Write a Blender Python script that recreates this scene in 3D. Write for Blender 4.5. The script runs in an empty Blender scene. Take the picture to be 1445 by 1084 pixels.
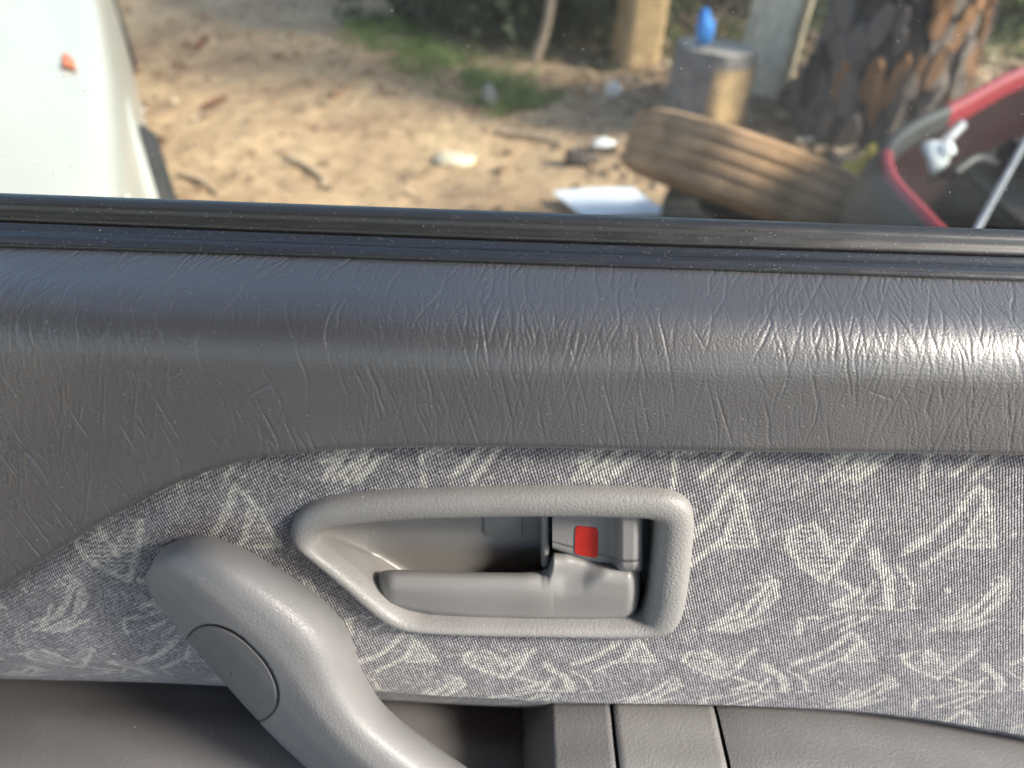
import bpy, bmesh, math, random
import numpy as np
from mathutils import Vector, Matrix

random.seed(7)
RNG = np.random.default_rng(11)
scene = bpy.context.scene
col = scene.collection
R_ = math.radians

# ------------------------------------------------------------------ camera
PITCH = R_(40.0)
FPX, CX, CY = 1051.0, 722.5, 542.0           # focal length and centre in photo pixels
CAM = np.array([0.0, 0.0, 1.15])
FWD = np.array([0, math.cos(PITCH), -math.sin(PITCH)])
UPV = np.array([0, math.sin(PITCH), math.cos(PITCH)])
RGT = np.array([1.0, 0, 0])
cd = bpy.data.cameras.new("camera")
cam = bpy.data.objects.new("camera", cd)
col.objects.link(cam)
cam.location = CAM
cam.rotation_euler = (math.pi / 2 - PITCH, 0, 0)
cd.sensor_width = 36.0
cd.sensor_fit = 'HORIZONTAL'
cd.lens = 36.0 * FPX / 1445.0
cd.clip_start = 0.01
cd.clip_end = 2000
cd.dof.use_dof = True
cd.dof.focus_distance = 0.305
cd.dof.aperture_fstop = 6.4
scene.camera = cam

# ------------------------------------------------------------------ light
SUN = np.array([0.80, -0.26, 0.56]); SUN = SUN / np.linalg.norm(SUN)
world = bpy.data.worlds.new("World")
scene.world = world
world.use_nodes = True
wn = world.node_tree.nodes; wl = world.node_tree.links
bg = wn.get('Background')
sky = wn.new('ShaderNodeTexSky')
sky.sky_type = 'NISHITA'
sky.sun_disc = False
sky.sun_elevation = math.asin(SUN[2])
sky.sun_rotation = math.atan2(SUN[0], SUN[1])
sky.air_density = 1.0
sky.dust_density = 1.5
wl.new(sky.outputs[0], bg.inputs[0])
bg.inputs[1].default_value = 0.15
sd = bpy.data.lights.new("sun", 'SUN')
sd.energy = 3.0
sd.angle = R_(12.0)
sd.color = (1.0, 0.93, 0.82)
so = bpy.data.objects.new("sun", sd)
col.objects.link(so)
so.rotation_euler = Vector(SUN).to_track_quat('Z', 'Y').to_euler()
so.location = (3, -1, 4)
scene.view_settings.view_transform = 'Standard'
scene.view_settings.look = 'None'
scene.view_settings.gamma = 1.0
scene.view_settings.use_curve_mapping = False
scene.view_settings.exposure = 1.5

# ------------------------------------------------------------------ pixel helpers (directions only)
LEAN = R_(15.0)                               # door trim leans back at the top
O = np.array([0.0, 0.1975, CAM[2] - 0.267])
DX = np.array([1.0, 0, 0])
DY = np.array([0, math.cos(LEAN), -math.sin(LEAN)])
DZ = np.array([0, math.sin(LEAN), math.cos(LEAN)])
DM = np.stack([DX, DY, DZ])                   # rows: local axes in world
CL = DM @ (CAM - O)


def ray(px, py):
    return FWD + (px - CX) / FPX * RGT + (CY - py) / FPX * UPV


def PL(px, py, n=0.0):
    """photo pixel -> (u, t) on the door plane that stands n metres proud of the fabric"""
    r = DM @ ray(px, py)
    k = (-n - CL[1]) / r[1]
    p = CL + k * r
    return p[0], p[2]


def G(px, py, z=0.0):
    """photo pixel -> point on the level z"""
    r = ray(px, py)
    k = (z - CAM[2]) / r[2]
    return CAM + k * r


def AT(px, py, y):
    r = ray(px, py)
    return CAM + r * (y / r[1])


# ------------------------------------------------------------------ numpy noise
def vnoise(x, y, seed=0):
    x = np.asarray(x, float); y = np.asarray(y, float)
    xi = np.floor(x).astype(np.int64); yi = np.floor(y).astype(np.int64)
    xf = x - xi; yf = y - yi
    def h(a, b):
        n = (a * 374761393 + b * 668265263 + seed * 1442695041) & 0x7fffffff
        n = ((n ^ (n >> 13)) * 1274126177) & 0x7fffffff
        return ((n ^ (n >> 16)) & 0xffff) / 65535.0
    u = xf * xf * (3 - 2 * xf); v = yf * yf * (3 - 2 * yf)
    return (h(xi, yi) * (1 - u) + h(xi + 1, yi) * u) * (1 - v) + (h(xi, yi + 1) * (1 - u) + h(xi + 1, yi + 1) * u) * v


def fbm(x, y, oct=4, seed=0):
    s = 0; a = 0.5; t = 0
    for o in range(oct):
        s = s + a * vnoise(x * 2 ** o, y * 2 ** o, seed + o); t += a; a *= 0.5
    return s / t


# ------------------------------------------------------------------ material helper
class NT:
    def __init__(self, name):
        self.m = bpy.data.materials.new(name)
        self.m.use_nodes = True
        self.t = self.m.node_tree
        self.n = self.t.nodes; self.l = self.t.links
        self.b = self.n.get('Principled BSDF')
        self.out = self.n.get('Material Output')

    def node(self, typ, **kw):
        nd = self.n.new(typ)
        for k, v in kw.items():
            setattr(nd, k, v)
        return nd

    def put(self, sock, val):
        if hasattr(val, 'links') or isinstance(val, bpy.types.NodeSocket):
            self.l.new(val, sock)
        else:
            sock.default_value = val

    def math(self, op, a, b=None, c=None, clamp=False):
        nd = self.node('ShaderNodeMath', operation=op, use_clamp=clamp)
        self.put(nd.inputs[0], a)
        if b is not None: self.put(nd.inputs[1], b)
        if c is not None: self.put(nd.inputs[2], c)
        return nd.outputs[0]

    def coord(self, which='Object'):
        return self.node('ShaderNodeTexCoord').outputs[which]

    def uv(self, name):
        return self.node('ShaderNodeUVMap', uv_map=name).outputs[0]

    def scale(self, vec, s, off=(0, 0, 0)):
        nd = self.node('ShaderNodeMapping')
        self.l.new(vec, nd.inputs[0])
        nd.inputs['Scale'].default_value = s
        nd.inputs['Location'].default_value = off
        return nd.outputs[0]

    def noise(self, vec, scale=1.0, detail=3, rough=0.5, dist=0.0):
        nd = self.node('ShaderNodeTexNoise')
        self.l.new(vec, nd.inputs['Vector'])
        nd.inputs['Scale'].default_value = scale
        nd.inputs['Detail'].default_value = detail
        nd.inputs['Roughness'].default_value = rough
        nd.inputs['Distortion'].default_value = dist
        return nd

    def voro(self, vec, scale=1.0, feature='F1', dim='3D'):
        nd = self.node('ShaderNodeTexVoronoi', feature=feature, voronoi_dimensions=dim)
        self.l.new(vec, nd.inputs['Vector'])
        nd.inputs['Scale'].default_value = scale
        return nd

    def ramp(self, fac, stops, interp='LINEAR'):
        nd = self.node('ShaderNodeValToRGB')
        nd.color_ramp.interpolation = interp
        e = nd.color_ramp.elements
        while len(e) > 1: e.remove(e[-1])
        for i, (p, c) in enumerate(stops):
            el = e[0] if i == 0 else e.new(p)
            el.position = p
            if not hasattr(c, '__len__'): c = (c, c, c)
            el.color = (c[0], c[1], c[2], 1)
        self.l.new(fac, nd.inputs[0])
        return nd.outputs[0]

    def mix(self, fac, a, b):
        nd = self.node('ShaderNodeMix', data_type='RGBA')
        self.put(nd.inputs[0], fac)
        for s, v in ((nd.inputs[6], a), (nd.inputs[7], b)):
            if isinstance(v, tuple): v = (v[0], v[1], v[2], 1)
            self.put(s, v)
        return nd.outputs[2]

    def bump(self, height, dist, strength=1.0, prev=None):
        nd = self.node('ShaderNodeBump')
        nd.inputs['Distance'].default_value = dist
        nd.inputs['Strength'].default_value = strength
        self.l.new(height, nd.inputs['Height'])
        if prev is not None: self.l.new(prev, nd.inputs['Normal'])
        return nd.outputs[0]

    def fin(self, base=None, rough=None, normal=None, spec=None, metal=None):
        if base is not None:
            if isinstance(base, tuple): base = (base[0], base[1], base[2], 1)
            self.put(self.b.inputs['Base Color'], base)
        if rough is not None: self.put(self.b.inputs['Roughness'], rough)
        if normal is not None: self.put(self.b.inputs['Normal'], normal)
        if spec is not None: self.b.inputs['Specular IOR Level'].default_value = spec
        if metal is not None: self.b.inputs['Metallic'].default_value = metal
        return self.m


M = {}


def plain(name, c, rough=0.6, var=0.25, sc=20.0, bump=0.0, bsc=200.0, metal=0.0, spec=0.5):
    k = NT(name)
    co = k.coord('Object')
    n = k.noise(co, sc, 5, 0.6).outputs[0]
    lo = tuple(x * (1 - var) for x in c); hi = tuple(min(1, x * (1 + var)) for x in c)
    base = k.ramp(n, [(0.3, lo), (0.7, hi)])
    nor = None
    if bump > 0:
        nor = k.bump(k.noise(co, bsc, 4, 0.6).outputs[0], bump)
    M[name] = k.fin(base, rough, nor, spec, metal)
    return M[name]


# --- vinyl with wrinkles (UV in metres: u along the door, v along the section)
def dust(k, uvv, scale=420.0, size=0.06, keep=0.93, dim='3D'):
    v = k.voro(uvv, scale, 'F1', dim)
    dot = k.math('LESS_THAN', v.outputs['Distance'], size)
    sep = k.node('ShaderNodeSeparateColor')
    k.l.new(v.outputs['Color'], sep.inputs[0])
    on = k.math('GREATER_THAN', sep.outputs[0], keep)
    return k.math('MULTIPLY', dot, on)


def mat_vinyl():
    k = NT('vinyl')
    uvv = k.uv('m')
    grain = k.voro(uvv, 1150.0, 'F1', '2D').outputs['Distance']
    nor = k.bump(grain, 0.00016, 0.8)
    tone = k.noise(k.scale(uvv, (9, 9, 1)), 1.0, 4, 0.6).outputs[0]
    base = k.ramp(tone, [(0.3, (0.066, 0.064, 0.067)), (0.7, (0.082, 0.079, 0.080))])
    base = k.mix(dust(k, uvv, 300.0, 0.05, 0.97, '2D'), base, (0.55, 0.55, 0.55))
    rough = k.ramp(k.noise(k.scale(uvv, (40, 40, 1)), 1.0, 3, 0.6).outputs[0], [(0.3, 0.38), (0.7, 0.48)])
    k.b.inputs['Coat Weight'].default_value = 0.85
    k.b.inputs['Coat Roughness'].default_value = 0.36
    M['vinyl'] = k.fin(base, rough, nor, 1.0)


def mat_fabric():
    k = NT('fabric')
    uvv = k.uv('m')
    w = k.noise(uvv, 320.0, 2, 0.5)
    wob = k.node('ShaderNodeVectorMath', operation='MULTIPLY_ADD')
    k.l.new(w.outputs['Color'], wob.inputs[0])
    wob.inputs[1].default_value = (0.0007, 0.0007, 0)
    k.l.new(uvv, wob.inputs[2])
    sep = k.node('ShaderNodeSeparateXYZ')
    k.l.new(wob.outputs[0], sep.inputs[0])
    u, v = sep.outputs[0], sep.outputs[1]
    TAU = 2 * math.pi
    a = k.math('SINE', k.math('MULTIPLY', k.math('ADD', u, k.math('MULTIPLY', v, 0.28)), TAU / 0.00125))
    b = k.math('SINE', k.math('MULTIPLY', k.math('SUBTRACT', v, k.math('MULTIPLY', u, 0.55)), TAU / 0.0019))
    weave = k.math('ADD', k.math('MULTIPLY', a, 0.34), k.math('MULTIPLY', b, 0.22))
    weave = k.math('ADD', weave, 0.5, clamp=True)
    yarn = k.voro(k.scale(wob.outputs[0], (900, 760, 1)), 1.0, 'F1', '2D')
    ysep = k.node('ShaderNodeSeparateColor')
    k.l.new(yarn.outputs['Color'], ysep.inputs[0])
    at = k.node('ShaderNodeAttribute', attribute_name='motif').outputs['Fac']
    worn = k.noise(k.scale(uvv, (60, 60, 1)), 1.0, 4, 0.65).outputs[0]
    speck = k.math('GREATER_THAN', k.math('ADD', ysep.outputs[0], k.math('MULTIPLY', worn, 0.55)), 1.16)
    mm = k.math('ADD', k.math('MULTIPLY', at, k.math('ADD', k.math('MULTIPLY', ysep.outputs[1], 0.85), k.math('MULTIPLY', worn, 0.55))), k.math('MULTIPLY', speck, 0.30), clamp=True)
    ground = k.ramp(k.math('ADD', weave, k.math('MULTIPLY', k.math('SUBTRACT', worn, 0.5), 0.9)), [(0.10, (0.092, 0.089, 0.104)), (0.5, (0.175, 0.170, 0.186)), (0.95, (0.305, 0.30, 0.31))])
    yv = k.ramp(ysep.outputs[2], [(0.0, 0.64), (1.0, 1.22)])
    mul = k.node('ShaderNodeMix', data_type='RGBA', blend_type='MULTIPLY')
    mul.inputs[0].default_value = 1.0
    k.l.new(ground, mul.inputs[6]); k.l.new(yv, mul.inputs[7])
    light = k.ramp(weave, [(0.1, (0.27, 0.27, 0.255)), (0.8, (0.53, 0.53, 0.485))])
    base = k.mix(mm, mul.outputs[2], light)
    h = k.math('ADD', weave, k.math('MULTIPLY', mm, 0.6))
    nor = k.bump(h, 0.00050, 1.0)
    k.b.inputs['Sheen Weight'].default_value = 0.25
    k.b.inputs['Sheen Roughness'].default_value = 0.5
    M['fabric'] = k.fin(base, 0.85, nor, 0.25)


def mat_plastic(name, c, grain=900.0, gd=0.00010, rough=0.45, wr=0.0):
    k = NT(name)
    co = k.coord('Object')
    n = k.noise(co, 22.0, 5, 0.6).outputs[0]
    lo = tuple(x * 0.9 for x in c); hi = tuple(x * 1.08 for x in c)
    base = k.ramp(n, [(0.3, lo), (0.7, hi)])
    base = k.mix(dust(k, co, 330.0, 0.10, 0.975), base, (0.5, 0.5, 0.48))
    g = k.noise(co, grain, 1, 0.5).outputs[0]
    nor = k.bump(g, gd * 1.4)
    if wr > 0:
        wv = k.noise(k.scale(co, (1.6, 1.6, 0.7)), 330.0, 2, 0.5, 0.3).outputs[0]
        d = k.math('ABSOLUTE', k.math('SUBTRACT', wv, 0.5))
        nor = k.bump(k.ramp(d, [(0, 0), (0.05, 1)]), wr, 0.7, nor)
    r = k.ramp(k.noise(co, 60.0, 4, 0.6).outputs[0], [(0.3, rough - 0.05), (0.7, rough + 0.07)])
    M[name] = k.fin(base, r, nor, 0.5)


def mat_seal(name, c, rough):
    k = NT(name)
    uvv = k.uv('m')
    st = k.noise(k.scale(uvv, (25, 900, 1)), 1.0, 3, 0.5).outputs[0]
    base = k.ramp(st, [(0.3, tuple(x * 0.8 for x in c)), (0.7, tuple(x * 1.2 for x in c))])
    d1 = dust(k, uvv, 520.0, 0.10, 0.965, '2D')
    d2 = dust(k, k.scale(uvv, (1, 1, 1), (3.3, 1.7, 0)), 1300.0, 0.18, 0.972, '2D')
    base = k.mix(k.math('MULTIPLY', k.math('ADD', d1, d2, clamp=True), 0.5), base, (0.6, 0.58, 0.55))
    r = k.ramp(k.noise(k.scale(uvv, (60, 200, 1)), 1.0, 4, 0.6).outputs[0], [(0.3, rough - 0.06), (0.7, rough + 0.10)])
    nor = k.bump(k.noise(k.scale(uvv, (900, 900, 1)), 1.0, 2, 0.5).outputs[0], 0.00004)
    M[name] = k.fin(base, r, nor, 0.85)


def mat_glass():
    k = NT('window_glass')
    co = k.coord('Object')
    k.n.remove(k.b)
    tr = k.node('ShaderNodeBsdfTransparent'); tr.inputs[0].default_value = (0.93, 0.96, 0.94, 1)
    gl = k.node('ShaderNodeBsdfGlossy'); gl.inputs['Roughness'].default_value = 0.0
    lw = k.node('ShaderNodeLayerWeight'); lw.inputs[0].default_value = 0.5
    fz = k.math('POWER', lw.outputs['Facing'], 5.0)
    fres = k.math('ADD', 0.04, k.math('MULTIPLY', fz, 0.96))
    mx = k.node('ShaderNodeMixShader')
    k.l.new(fres, mx.inputs[0]); k.l.new(tr.outputs[0], mx.inputs[1]); k.l.new(gl.outputs[0], mx.inputs[2])
    df = k.node('ShaderNodeBsdfDiffuse'); df.inputs[0].default_value = (0.7, 0.7, 0.68, 1)
    d1 = dust(k, co, 210.0, 0.075, 0.92)
    d2 = dust(k, k.scale(co, (1, 1, 1), (1.3, 0.4, 2.2)), 520.0, 0.12, 0.965)
    film = k.ramp(k.noise(co, 14.0, 5, 0.65).outputs[0], [(0.32, 0.006), (0.75, 0.060)])
    f = k.math('ADD', k.math('MULTIPLY', k.math('ADD', d1, d2, clamp=True), 0.55), film, clamp=True)
    m2 = k.node('ShaderNodeMixShader')
    k.l.new(f, m2.inputs[0]); k.l.new(mx.outputs[0], m2.inputs[1]); k.l.new(df.outputs[0], m2.inputs[2])
    k.l.new(m2.outputs[0], k.out.inputs[0])
    M['window_glass'] = k.m


mat_vinyl(); mat_fabric(); mat_glass()
mat_plastic('bezel_plastic', (0.215, 0.211, 0.205), 900.0, 0.00020, 0.46)
mat_plastic('cup_plastic', (0.185, 0.178, 0.170), 1300.0, 0.00005, 0.40)
mat_plastic('lever_plastic', (0.190, 0.187, 0.182), 1400.0, 0.00004, 0.38)
mat_plastic('tab_plastic', (0.175, 0.172, 0.170), 1000.0, 0.00008, 0.42)
mat_plastic('pull_plastic', (0.205, 0.203, 0.204), 800.0, 0.00012, 0.42, 0.00006)
mat_plastic('cover_plastic', (0.150, 0.150, 0.154), 900.0, 0.00012, 0.42, 0.00010)
mat_plastic('lower_plastic', (0.120, 0.113, 0.111), 800.0, 0.00018, 0.45)
mat_plastic('armrest_plastic', (0.115, 0.113, 0.114), 800.0, 0.00018, 0.44)
mat_plastic('strip_plastic', (0.155, 0.151, 0.148), 800.0, 0.00018, 0.44)
mat_seal('seal_rubber', (0.022, 0.021, 0.020), 0.38)
mat_seal('sill_strip', (0.024, 0.024, 0.026), 0.22)
plain('gap_black', (0.012, 0.012, 0.012), 0.7)
plain('red_paint_mark', (0.36, 0.018, 0.011), 0.4, 0.1, 200, 0.00004, 1500)
plain('outer_paint', (0.42, 0.43, 0.44), 0.25, 0.05)


# ------------------------------------------------------------------ mesh helpers
def tag(o, label=None, cat=None, group=None, kind=None):
    if label: o['label'] = label
    if cat: o['category'] = cat
    if group: o['group'] = group
    if kind: o['kind'] = kind
    return o


def empty(name, loc, rot=(0, 0, 0)):
    o = bpy.data.objects.new(name, None)
    o.empty_display_size = 0.1
    o.location = loc; o.rotation_euler = rot
    col.objects.link(o)
    return o


def link(name, me, mat, parent=None, smooth=True):
    o = bpy.data.objects.new(name, me)
    if mat is not None: me.materials.append(M[mat] if isinstance(mat, str) else mat)
    if smooth and len(me.polygons):
        me.polygons.foreach_set('use_smooth', [True] * len(me.polygons))
    col.objects.link(o)
    if isinstance(parent, str):            # a component of the door: stands in the leaning door frame
        o.parent = car
        o.location = O - np.array(OFF); o.rotation_euler = (-LEAN, 0, 0)
    elif parent is not None: o.parent = parent
    return o


def mesh(name, verts, faces, mat, parent=None, smooth=True):
    me = bpy.data.meshes.new(name)
    me.from_pydata([tuple(map(float, v)) for v in verts], [], [tuple(map(int, f)) for f in faces])
    me.update()
    return link(name, me, mat, parent, smooth)


def grid(name, P, mat, parent=None, uv=None, keep=None, attr=None, wrapu=False, capped=False, flip=False):
    """P: (H, W, 3) array of points -> quad sheet with UVs in metres"""
    H, W, _ = P.shape
    idx = np.arange(H * W).reshape(H, W)
    if wrapu:
        a = idx[:-1]; b = idx[1:]
        q = np.stack([a, np.roll(a, -1, 1), np.roll(b, -1, 1), b], -1).reshape(-1, 4)
    else:
        q = np.stack([idx[:-1, :-1], idx[:-1, 1:], idx[1:, 1:], idx[1:, :-1]], -1).reshape(-1, 4)
    if flip: q = q[:, ::-1]
    if keep is not None: q = q[keep.reshape(-1)]
    me = bpy.data.meshes.new(name)
    nq = len(q)
    caps = []
    if capped:
        caps = [list(idx[0][::-1]), list(idx[-1])]
        if flip: caps = [c[::-1] for c in caps]
    me.vertices.add(H * W)
    me.vertices.foreach_set('co', P.reshape(-1).astype(np.float32))
    tot = nq * 4 + sum(len(c) for c in caps)
    me.loops.add(tot)
    lv = np.concatenate([q.reshape(-1)] + [np.array(c) for c in caps]) if caps else q.reshape(-1)
    me.loops.foreach_set('vertex_index', lv.astype(np.int32))
    me.polygons.add(nq + len(caps))
    starts = list(np.arange(nq) * 4)
    p = nq * 4
    for c in caps:
        starts.append(p); p += len(c)
    me.polygons.foreach_set('loop_start', np.array(starts, np.int32))
    me.update(calc_edges=True)
    me.validate()
    if uv is not None:
        l = me.uv_layers.new(name='m')
        vi = np.zeros(len(me.loops), np.int32)
        me.loops.foreach_get('vertex_index', vi)
        l.data.foreach_set('uv', uv.reshape(-1, 2)[vi].reshape(-1).astype(np.float32))
    if attr is not None:
        for an, av in attr.items():
            at = me.attributes.new(an, 'FLOAT', 'POINT')
            at.data.foreach_set('value', av.reshape(-1).astype(np.float32))
    return link(name, me, mat, parent)


def bez_corner(pts, radii, seg=10):
    """polyline with rounded corners; radii per inner point"""
    out = [np.array(pts[0], float)]
    for i in range(1, len(pts) - 1):
        p = np.array(pts[i], float); a = np.array(pts[i - 1], float); b = np.array(pts[i + 1], float)
        da = a - p; db = b - p
        la = np.linalg.norm(da); lb = np.linalg.norm(db)
        r = min(radii[i], la * 0.49, lb * 0.49)
        s = p + da / la * r; e = p + db / lb * r
        for k in range(seg + 1):
            w = k / seg
            out.append((1 - w) ** 2 * s + 2 * w * (1 - w) * p + w * w * e)
    out.append(np.array(pts[-1], float))
    return np.array(out)


def resample(poly, n):
    d = np.r_[0, np.cumsum(np.linalg.norm(np.diff(poly, axis=0), axis=1))]
    s = np.linspace(0, d[-1], n)
    return np.stack([np.interp(s, d, poly[:, i]) for i in range(poly.shape[1])], 1)


def catmull(pts, n, closed=False):
    """Catmull-Rom through pts, n samples per segment"""
    p = np.array(pts, float)
    m = len(p)
    out = []
    rng = range(m) if closed else range(m - 1)
    for i in rng:
        if closed:
            a, b, c, d = p[(i - 1) % m], p[i], p[(i + 1) % m], p[(i + 2) % m]
        else:
            a, b, c, d = p[max(i - 1, 0)], p[i], p[i + 1], p[min(i + 2, m - 1)]
        for k in range(n):
            t = k / n
            out.append(0.5 * ((2 * b) + (-a + c) * t + (2 * a - 5 * b + 4 * c - d) * t * t + (-a + 3 * b - 3 * c + d) * t ** 3))
    if not closed: out.append(p[-1])
    return np.array(out)


def smooth_interp(xs, ys):
    """dense Catmull function y(x) with linear extrapolation"""
    c = catmull(np.stack([xs, ys], 1), 16)
    s0 = (c[1, 1] - c[0, 1]) / (c[1, 0] - c[0, 0]); s1 = (c[-1, 1] - c[-2, 1]) / (c[-1, 0] - c[-2, 0])
    def f(x):
        x = np.asarray(x, float)
        y = np.interp(x, c[:, 0], c[:, 1])
        y = np.where(x < c[0, 0], c[0, 1] + s0 * (x - c[0, 0]), y)
        return np.where(x > c[-1, 0], c[-1, 1] + s1 * (x - c[-1, 0]), y)
    return f


def loc(u, t, n):
    return np.stack([u, -n, t], -1)


def pxline(pts, n):
    q = np.array([PL(x, y, n) for x, y in pts])
    return smooth_interp(q[:, 0], q[:, 1])


def in_poly(x, y, poly):
    inside = np.zeros(x.shape, bool)
    j = len(poly) - 1
    for i in range(len(poly)):
        xi, yi = poly[i]; xj, yj = poly[j]
        c = ((yi > y) != (yj > y)) & (x < (xj - xi) * (y - yi) / (yj - yi + 1e-15) + xi)
        inside ^= c
        j = i
    return inside


def tube(name, pts, radii, mat, parent=None, seg=12, n=6):
    c = catmull(pts, n)
    rr = np.interp(np.linspace(0, len(pts) - 1, len(c)), range(len(pts)), radii if hasattr(radii, '__len__') else [radii] * len(pts))
    tan = np.gradient(c, axis=0)
    tan /= np.linalg.norm(tan, axis=1)[:, None] + 1e-12
    ref = np.array([0.13, 0.31, 0.94])
    if abs(tan[0] @ ref) > 0.9: ref = np.array([0.94, 0.3, 0.1])
    rings = []
    for i in range(len(c)):
        a = np.cross(tan[i], ref); a /= np.linalg.norm(a)
        b = np.cross(tan[i], a)
        th = np.linspace(0, 2 * math.pi, seg, endpoint=False)
        rings.append(c[i] + rr[i] * (np.cos(th)[:, None] * a + np.sin(th)[:, None] * b))
    return grid(name, np.array(rings), mat, parent, wrapu=True, capped=True)


def bm_obj(name, bm, mat, parent=None, smooth=False):
    bmesh.ops.recalc_face_normals(bm, faces=bm.faces)
    me = bpy.data.meshes.new(name)
    bm.to_mesh(me); bm.free()
    return link(name, me, mat, parent, smooth)


def prism(name, poly, n0, n1, mat, parent, bevel=0.002, seg=3):
    """outline in local (u, t), extruded from n0 (back) to n1 (front), bevelled"""
    bm = bmesh.new()
    vs = [bm.verts.new((u, -n0, t)) for u, t in poly]
    f = bm.faces.new(vs)
    r = bmesh.ops.extrude_face_region(bm, geom=[f])
    for v in r['geom']:
        if isinstance(v, bmesh.types.BMVert): v.co.y = -n1
    bmesh.ops.recalc_face_normals(bm, faces=bm.faces)
    if bevel > 0:
        bmesh.ops.bevel(bm, geom=list(bm.edges), offset=bevel, segments=seg, affect='EDGES', profile=0.5)
    o = bm_obj(name, bm, mat, parent, False)
    sharp_smooth(o)
    return o


def sharp_smooth(o, ang=40):
    me = o.data
    me.polygons.foreach_set('use_smooth', [True] * len(me.polygons))
    try:
        me.set_sharp_from_angle(angle=R_(ang))
    except Exception:
        pass


# =================================================================== GROUND
def axis_pts():
    a = np.concatenate([np.linspace(-3, 4.5, 190)])
    far = np.array([6, 8, 11, 15, 22, 35, 60, 110, 200, 400])
    return a, far


def gz(x, y):
    """ground height"""
    x = np.asarray(x, float); y = np.asarray(y, float)
    near = np.exp(-((x - 0.5) ** 2 + (y - 3.0) ** 2) / 60.0)
    h = (fbm(x * 1.3 + 3, y * 1.3, 4, 3) - 0.5) * 0.10 + (fbm(x * 7, y * 7, 3, 9) - 0.5) * 0.025
    mound = 0.16 * np.exp(-((x - 1.6) ** 2 / 0.5 + (y - 3.0) ** 2 / 0.45))
    return near * h + mound


def build_ground():
    xs = np.concatenate([-np.array([400, 200, 110, 60, 35, 22, 15, 11, 8, 6, 4.5]), np.linspace(-3.2, 4.2, 200), np.array([5, 6.5, 8.5, 11, 15, 22, 35, 60, 110, 200, 400])])
    ys = np.concatenate([-np.array([400, 200, 110, 60, 35, 22, 15, 11, 8, 6, 4, 2.5, 1.5, .7]), np.linspace(0, 7, 190), np.array([8, 9.5, 11.5, 15, 22, 35, 60, 110, 200, 400])])
    X, Y = np.meshgrid(xs, ys)
    P = np.stack([X, Y, gz(X, Y)], -1)
    # where leaf litter and grass cover the soil
    lit = np.clip((X - 0.55 + (Y - 2.4) * 0.35) / 0.7 + (fbm(X * 2.2, Y * 2.2, 3, 5) - 0.5) * 1.6, 0, 1)
    lit = np.clip(np.maximum(lit, np.clip((Y - 4.1 + np.clip(X, -2, 1) * 1.2 - 0.3 * (fbm(X * 2, Y * 2, 3, 8) - .5)) / 0.5, 0, 1) * (X > -1.2)), 0, 1)
    k = NT('dirt')
    co = k.coord('Object')
    n1 = k.noise(co, 2.4, 8, 0.62).outputs[0]
    n2 = k.noise(co, 16.0, 6, 0.65).outputs[0]
    n3 = k.noise(co, 90.0, 4, 0.6).outputs[0]
    soil = k.ramp(n1, [(0.32, (0.340, 0.222, 0.138)), (0.5, (0.485, 0.332, 0.200)), (0.68, (0.580, 0.415, 0.250))])
    patch = k.ramp(n2, [(0.34, 0.62), (0.5, 1.0), (0.72, 1.12)])
    mul = k.node('ShaderNodeMix', data_type='RGBA', blend_type='MULTIPLY'); mul.inputs[0].default_value = 1
    k.l.new(soil, mul.inputs[6]); k.l.new(patch, mul.inputs[7])
    litter = k.ramp(n2, [(0.35, (0.050, 0.034, 0.023)), (0.5, (0.155, 0.106, 0.068)), (0.68, (0.30, 0.215, 0.135))])
    at = k.node('ShaderNodeAttribute', attribute_name='litter').outputs['Fac']
    base = k.mix(at, mul.outputs[2], litter)
    h = k.math('ADD', k.math('MULTIPLY', n2, 1.0), k.math('MULTIPLY', n3, 0.35))
    M['dirt'] = k.fin(base, 0.95, k.bump(h, 0.03, 0.8), 0.2)
    g = grid('ground', P, 'dirt', attr={'litter': lit})
    tag(g, 'bare tan dirt yard with scattered leaf litter', None, None, 'structure')
    return g


build_ground()

# =================================================================== THE DOOR
OFF = (0.0, -0.5, 0.22)
car = empty('car', OFF)
tag(car, 'car seen from inside, door with grey vinyl, patterned cloth and release handle', 'car')
door = 'DOOR'
UL, UR = -0.42, 0.47

fG = pxline([(0, 280), (722, 306), (1445, 332)], -0.0330)
fT1 = pxline([(0, 314), (722, 341), (1445, 364)], -0.0287)
fTA = pxline([(0, 347), (722, 370), (1445, 395)], -0.0201)
fC = pxline([(0, 442), (360, 455), (722, 470), (1100, 482), (1445, 492)], 0.0133)
SEAM = [(-60, 875), (0, 834), (50, 800), (120, 753), (200, 706), (280, 671), (360, 649), (450, 637), (550, 632), (700, 632),
        (900, 636), (1100, 639), (1445, 643), (1600, 645)]
fD = pxline(SEAM, 0.0095)
fDtop = lambda u: np.minimum(fD(u), fD(u))


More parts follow.
